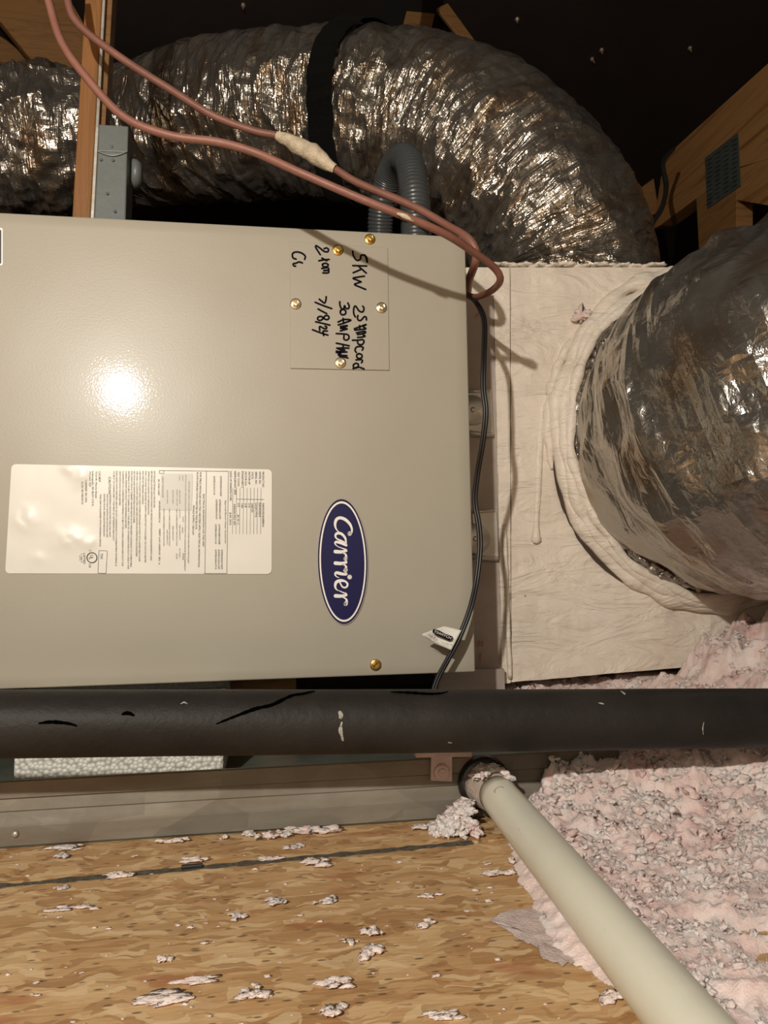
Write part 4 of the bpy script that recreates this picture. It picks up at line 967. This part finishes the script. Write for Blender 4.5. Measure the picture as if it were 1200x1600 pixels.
def seg_in(poly, x, y):
    c = False; n = len(poly); j = n-1
    for i in range(n):
        xi, yi = poly[i]; xj, yj = poly[j]
        if (yi > y) != (yj > y) and x < (xj-xi)*(y-yi)/(yj-yi)+xi: c = not c
        j = i
    return c
def seg_d(poly, x, y):
    b = 9
    for i in range(len(poly)):
        x0, y0 = poly[i]; x1, y1 = poly[(i+1) % len(poly)]; dx, dy = x1-x0, y1-y0
        t = max(0, min(1, ((x-x0)*dx+(y-y0)*dy)/(dx*dx+dy*dy+1e-12))); b = min(b, math.hypot(x-x0-t*dx, y-y0-t*dy))
    return b
def open_d(x, y):
    b = 9
    for (x0, y0), (x1, y1) in zip(edge_, edge_[1:]):
        dx, dy = x1-x0, y1-y0; t = max(0, min(1, ((x-x0)*dx+(y-y0)*dy)/(dx*dx+dy*dy+1e-12))); b = min(b, math.hypot(x-x0-t*dx, y-y0-t*dy))
    return b
F2 = lambda px, py: tuple(fl(px, py))[:2]
edge_ = [(0.236, 0.697), (0.226, 0.697), F2(790, 1290), F2(800, 1345), F2(808, 1380), F2(822, 1405), F2(832, 1450), F2(850, 1490), F2(905, 1520), F2(950, 1550), F2(990, 1585), F2(1030, 1640), (0.20, 0.30)]
poly = edge_+[(0.80, 0.28), (1.1, 0.8), (1.1, 1.35), (xe+0.02, 1.35), (xe+0.004, 0.699)]
holes = [(F2(1175, 1462), 0.018, 0.010), (F2(1085, 1455), 0.012, 0.004), (F2(1120, 1365), 0.012, 0.004), (F2(1215, 1500), 0.02, 0.012)]
def height(x, y):
    if not seg_in(poly, x, y): return -0.004
    d = open_d(x, y); e = min(1, 0.28+d/0.04); e = e*e*(3-2*e)
    near = max(0.0, min(1.0, (y-0.47)/0.2)); far = max(0.0, min(1.0, (y-0.70)/0.28))
    H = 0.007+0.026*near*near+0.010*max(0, min(1, (y-0.64)/0.05))*max(0, min(1, (x-.22)/.04))+0.085*far*max(0.1, min(1, (x-0.53)/0.13))+0.026*max(0, min(1, (x-0.38)/0.14))*near*(1-far)
    H *= 1+0.35*nz(x*18, y*18, 2)+0.25*nz(x*45, y*45, 5)
    if y < 0.69 and abs(x-0.197) < 0.06: H = min(H, 0.017+0.28*max(0, abs(x-0.197)-0.012))
    for (hx, hy), rx, ry in holes:
        q_ = ((x-hx)/rx)**2+((y-hy)/ry)**2
        if q_ < 1.6: H *= max(-0.1, (q_-0.6))
    return e*H-0.004*(1-e)
gx, gy = np.arange(0.14, 1.0, 0.006), np.arange(0.30, 1.3, 0.006)
Hg = np.array([[height(x, y) for x in gx] for y in gy])
def bil(x, y):
    fx, fy = min(max((x-gx[0])/0.006, 0), len(gx)-1.001), min(max((y-gy[0])/0.006, 0), len(gy)-1.001); i, j = int(fx), int(fy); a, b = fx-i, fy-j
    return (Hg[j, i]*(1-a)+Hg[j, i+1]*a)*(1-b)+(Hg[j+1, i]*(1-a)+Hg[j+1, i+1]*a)*b
GX, GY = np.arange(0.14, 0.99, 0.003), np.arange(0.30, 1.29, 0.003); nxg = len(GX)
V = []
for y in GY:
    for x in GX:
        h = bil(x, y); k_ = max(0, min(1, (h+0.002)/0.012))
        if h > -0.003:
            puff = 0.0105*abs(nz(x*48, y*48, 1))+0.0075*abs(nz(x*105, y*105, 4))+0.0045*abs(nz(x*230, y*230, 6))
            h += k_*(puff-0.004)
        if y > 1.055: h = min(h, 0.062)
        if y < 0.69 and abs(x-0.197) < 0.03: h = min(h, 0.012+0.4*max(0, abs(x-0.197)-0.012))
        V.append((x+0.002*nz(x*160, y*160, 8), y+0.002*nz(x*160, y*160, 9), h))
V = np.array(V); HH = V[:, 2].reshape(len(GY), nxg)
act = np.maximum(np.maximum(HH[:-1, :-1], HH[:-1, 1:]), np.maximum(HH[1:, :-1], HH[1:, 1:])) > 0.0006
jj, ii = np.nonzero(act); q0_ = jj*nxg+ii; Fc = np.stack([q0_, q0_+1, q0_+nxg+1, q0_+nxg], 1)
used = np.unique(Fc); rem = -np.ones(len(V), int); rem[used] = np.arange(len(used)); V = V[used]; Fc = rem[Fc]
tris = [np.concatenate([Fc[:, [0, 1, 2]], Fc[:, [0, 2, 3]]])]; vs = [V]; off = len(V)
def sample_h(x, y):
    i = int((x-GX[0])/0.003); j = int((y-GY[0])/0.003)
    return HH[j, i] if 0 <= i < len(GX) and 0 <= j < len(GY) else -1
cnt = 0
tries = 0
def clump(x, y, z, s, sq, fine):
    global off
    I = ICO0 if fine else ICO1; V0, F0 = I[rng.integers(len(I))]
    v = (V0@rotm().T)*np.array([1, 1, sq])*s*(0.8+0.4*rng.random())+np.array([x, y, z]); vs.append(v); tris.append(F0+off); off += len(v)
fpts = []
while cnt < 5600 and tries < 300000:
    tries += 1
    u_ = rng.random()
    if u_ < 0.14: x, y = rng.uniform(0.42, 0.9), rng.uniform(0.82, 1.06)
    elif u_ < 0.8: x, y = rng.uniform(0.15, 0.56), rng.uniform(0.36, 0.80)
    else: x, y = rng.uniform(0.2, 0.98), rng.uniform(0.66, 1.25)
    h = sample_h(x, y)
    if h < 0.0012 or (y < 0.68 and abs(x-0.197) < 0.0165): continue
    if nz(x*30, y*30, 9) < -0.22: continue
    near = max(0.25, min(1, (y-0.42)/0.2))
    s = (0.0012+0.0030*rng.random()**2)*(0.6+0.5*near)
    if abs(x-0.197) < 0.032 and y < 0.69: s = min(s, 0.003)
    z = h+s*0.2*rng.random(); z = z if y < 1.05 else min(z, .06); clump(x, y, z, s, 0.75, s < 0.0019); cnt += 1; fpts.append((x, y, z+s*.4))
fpts = [p for p in fpts if p[1] < 0.9]
V_, F_ = fibres(fpts, 0.8, 9, 0.002, 0.0065, 0.00012); vs.append(V_); tris.append(F_+off); off += len(V_)
# the heap around the fitting, left of the pipe
for _ in range(420):
    a = rng.uniform(0, 2*pi); r = 0.034*math.sqrt(rng.random()); x, y = 0.172+r*math.cos(a)*0.95, 0.672+r*math.sin(a)*0.62
    if y > 0.694: continue
    h = 0.026*max(0, 1-(r/0.036)**2)*(0.35+0.65*max(0, min(1, (x-0.145)/0.03)))
    if abs(x-0.198) < 0.02: continue
    s = 0.0014+0.0034*rng.random()**1.5; clump(x, y, h*0.9+0.001, s, 0.75, False)
for _ in range(60):                          # dust on the adapter
    t = rng.uniform(-1.0, 1.0); yy = rng.uniform(0.666, 0.692); clump(0.198+0.019*math.sin(t), yy, 0.0315+0.0185*math.cos(t)+0.0004, 0.0016+0.002*rng.random(), 0.6, False)
ins = fastmesh('loose_insulation', np.concatenate(vs), np.concatenate(tris), M['pink'], None, True)
tag(ins, 'heap of loose pink fibreglass insulation spread over the right of the floor', 'insulation', None, 'stuff')

# thin grey film of fluff left of the pipe and the yellow wisp
def film(name, ppx, z, mat, label, cat='fluff', thick=0.0008):
    cen = np.mean(np.array(ppx), 0); pts = []; n = len(ppx)
    for i in range(n):
        a, b = np.array(ppx[i], float), np.array(ppx[(i+1) % n], float)
        for t in (0, .25, .5, .75):
            q_ = a+(b-a)*t; pts.append(q_+np.array([nz(q_[0]*.2, q_[1]*.2, 1), nz(q_[0]*.2, q_[1]*.2, 7)])*5)
    ringv = [fl(q_[0], q_[1], z) for q_ in pts]; n = len(ringv); v, f = [], []
    c3 = fl(cen[0], cen[1], z)
    for k_, fr_ in enumerate((1.0, 0.75, 0.45, 0.2)):
        for i, p in enumerate(ringv): q_ = c3+(p-c3)*fr_; q_.z = z+(0.0003 if k_ == 0 else thick*(0.7+0.9*nz(q_.x*120, q_.y*120, 3))); v.append(q_)
    for k_ in range(3):
        for i in range(n): j = (i+1) % n; f.append([k_*n+i, k_*n+j, (k_+1)*n+j, (k_+1)*n+i])
    f.append([3*n+i for i in range(n)])
    return tag(obj(name, v, f, mat, None, True), label, cat)
film('fluff_film', [(766, 1440), (790, 1424), (830, 1420), (856, 1430), (880, 1462), (905, 1500), (880, 1508), (850, 1500), (838, 1478), (812, 1470), (790, 1452)], 0.0006, M['fluff_grey'], 'thin grey film of fibreglass lying flat on the boards left of the pipe')
tag(fastmesh('yellow_tuft', (ICO[3][0]*np.array([0.0115, 0.008, 0.0035]))+np.array(at(992, 1316, 0.585))+np.array([0, 0, 0.0]), ICO[3][1], M['yellow_fluff'], None, True), 'small yellow tuft lying on the pink insulation', 'tuft')

# ------------------------------------------------------------------ tufts lying on the boards
def tuft(px, py, w, d, h, seed, mat, label, group=None):
    c = fl(px, py); r_ = np.random.default_rng(seed); VV, FF, o_ = [], [], 0
    for k_ in range(11 if w > 0.008 else 5):
        V0, F0 = ICO1[r_.integers(14)]
        s = np.array([w*0.19, d*0.27, h*0.27])*(0.5+0.7*r_.random())
        p = np.array([r_.normal()*w*0.27, r_.normal()*d*0.27, h*0.30*r_.random()]); v = V0*s+p; VV.append(v); FF.append(F0+o_); o_ += len(v)
    VV = np.concatenate(VV); VV[:, 2] -= VV[:, 2].min(); VV += np.array(c)
    return tag(fastmesh('insulation_tuft', VV, np.concatenate(FF), mat, None, True), label, 'tuft', group)
G = 'loose tufts on the floor boards'
P_, W_ = M['pink'], M['fluff_white']
for a in ((98, 1328, .026, .006, .006, 'pink strip of fluff along the foot of the pan, farthest left'),
          (95, 1341, .009, .010, .005, 'pink dot of fluff just below the leftmost strip of fluff'),
          (268, 1318, .018, .006, .006, 'pale fluff tuft against the foot of the pan, left of the middle'),
          (352, 1312, .008, .006, .006, 'little pink tuft at the pan foot, right of the pale one'),
          (391, 1307, .013, .006, .007, 'pink tuft at the pan foot, left end of the cluster'),
          (418, 1312, .014, .010, .009, 'white tuft at the pan foot inside the pink cluster'),
          (441, 1308, .013, .007, .008, 'rosy tuft at the pan foot inside the cluster'),
          (488, 1304, .030, .008, .010, 'largest pink tuft at the pan foot, right end of the cluster'),
          (461, 1325, .011, .008, .004, 'small tuft just in front of the cluster at the pan foot'),
          (662, 1297, .018, .008, .006, 'pinkish tuft at the pan foot just left of the big heap'),
          (306, 1346, .020, .007, .004, 'whitish flat tuft behind the seam, left of the middle'),
          (424, 1344, .016, .005, .003, 'pale flat tuft lying on the seam, middle of the floor'),
          (497, 1350, .022, .012, .006, 'broad whitish tuft lying across the seam near the middle'),
          (186, 1370, .020, .009, .005, 'pale tuft lying across the seam, left part of the floor'),
          (100, 1389, .010, .005, .003, 'two-lobed crumb of fluff below the seam at the left'),
          (125, 1419, .026, .009, .004, 'pale scattered tuft beside a reddish strand at the left'),
          (434, 1414, .016, .008, .006, 'dusty tuft on the end of a dark strand, middle of the floor'),
          (372, 1436, .010, .006, .004, 'pink crumb of fluff below the dusty tuft'),
          (254, 1502, .008, .007, .005, 'round white crumb of fluff, lower left of the floor'),
          (300, 1535, .030, .006, .004, 'long white sliver of fluff at the bottom left'),
          (255, 1562, .030, .012, .003, 'greyish flat tuft below the long white sliver'),
          (390, 1556, .014, .010, .004, 'pale tuft right of the long white sliver, near the bottom'),
          (575, 1491, .013, .010, .007, 'white knotted tuft in the middle of the lower floor'),
          (542, 1473, .008, .010, .005, 'small curl of fluff left of the white knotted tuft'),
          (582, 1462, .009, .008, .006, 'white crumb of fluff right above the knotted tuft'),
          (533, 1540, .018, .008, .005, 'white streak of fluff below the knotted tuft'),
          (518, 1583, .012, .009, .005, 'blurred pink tuft at the very bottom, below the white streak'),
          (512, 1411, .012, .008, .005, 'faint pink tuft above the knotted tuft, middle of the boards'),
          (665, 1402, .013, .006, .003, 'thin whitish flake of fluff right of the middle of the boards'),
          (780, 1368, .018, .007, .006, 'pale tuft next to the white pipe below the big heap'),
          (804, 1348, .008, .008, .006, 'small white tuft touching the left side of the white pipe'),
          (665, 1447, .012, .005, .004, 'pair of white crumbs left of the grey film'),
          (690, 1588, .018, .006, .003, 'faint pale flake at the bottom right of the boards'),
          (962, 1560, .016, .010, .006, 'pink tuft left of the white pipe near the bottom')):
    tuft(a[0], a[1], a[2], a[3], a[4], int(a[0]*7+a[1]), W_ if ('whit' in a[5] or 'pale' in a[5]) else P_, a[5], G)
# crumbs too small to tell apart
VV, FF, o_ = [], [], 0
for _ in range(110):
    px, py = rng.uniform(-20, 900), rng.uniform(1335, 1610)
    c = np.array(fl(px, py)); s = 0.0004+0.0011*rng.random()**2.5
    V0, F0 = ICO1[rng.integers(14)]; v = V0*s*np.array([1.5, 1, .6]); v[:, 2] -= v[:, 2].min(); v += c; VV.append(v); FF.append(F0+o_); o_ += len(v)
tag(fastmesh('fluff_crumbs', np.concatenate(VV), np.concatenate(FF), W_, None, True), 'fine pale crumbs of fibreglass strewn over the wooden boards', 'crumbs', None, 'stuff')
# dark chip on the seam
cc = fl(300, 1357); d_ = (s1-s0).normalized(); nn = Vector((-d_.y, d_.x, 0))
tag(MB().hexa([cc+d_*a+nn*b+Vector((0, 0, z)) for z in (0.0005, 0.003) for a, b in ((-.008, -.0022), (.008, -.0022), (.008, .0022), (-.008, .0022))], 0.0004).obj('dark_chip', M['black'], None), 'small black chip lying on the seam of the floor boards', 'chip')
# fluff caught on the duct work
def bit(px, py, Y, w, h, label, seed, mat=P_):
    c = np.array(at(px, py, Y)); V0, F0 = ICO[seed]; v = V0*np.array([w, 0.006, h])+c
    tag(fastmesh('insulation_tuft', v, F0, mat, None, True), label, 'tuft')
bit(908, 492, YL-0.004, 0.010, 0.013, 'pink fluff stuck on the white plenum face left of the wide duct', 2)
bit(1085, 418, 0.985, 0.010, 0.012, 'pale pink fluff stuck on top of the wide duct', 6, W_)
bit(1061, 240, 1.75, 0.008, 0.02, 'pale fluff hanging on the pine truss', 8, W_)

for o in bpy.data.objects:
    if o.name.split('.')[0] in ('handwriting', 'printed_text', 'printed_rules', 'faded_print', 'paint_bump', 'badge_script', 'teeth'): o['kind'] = 'stuff'
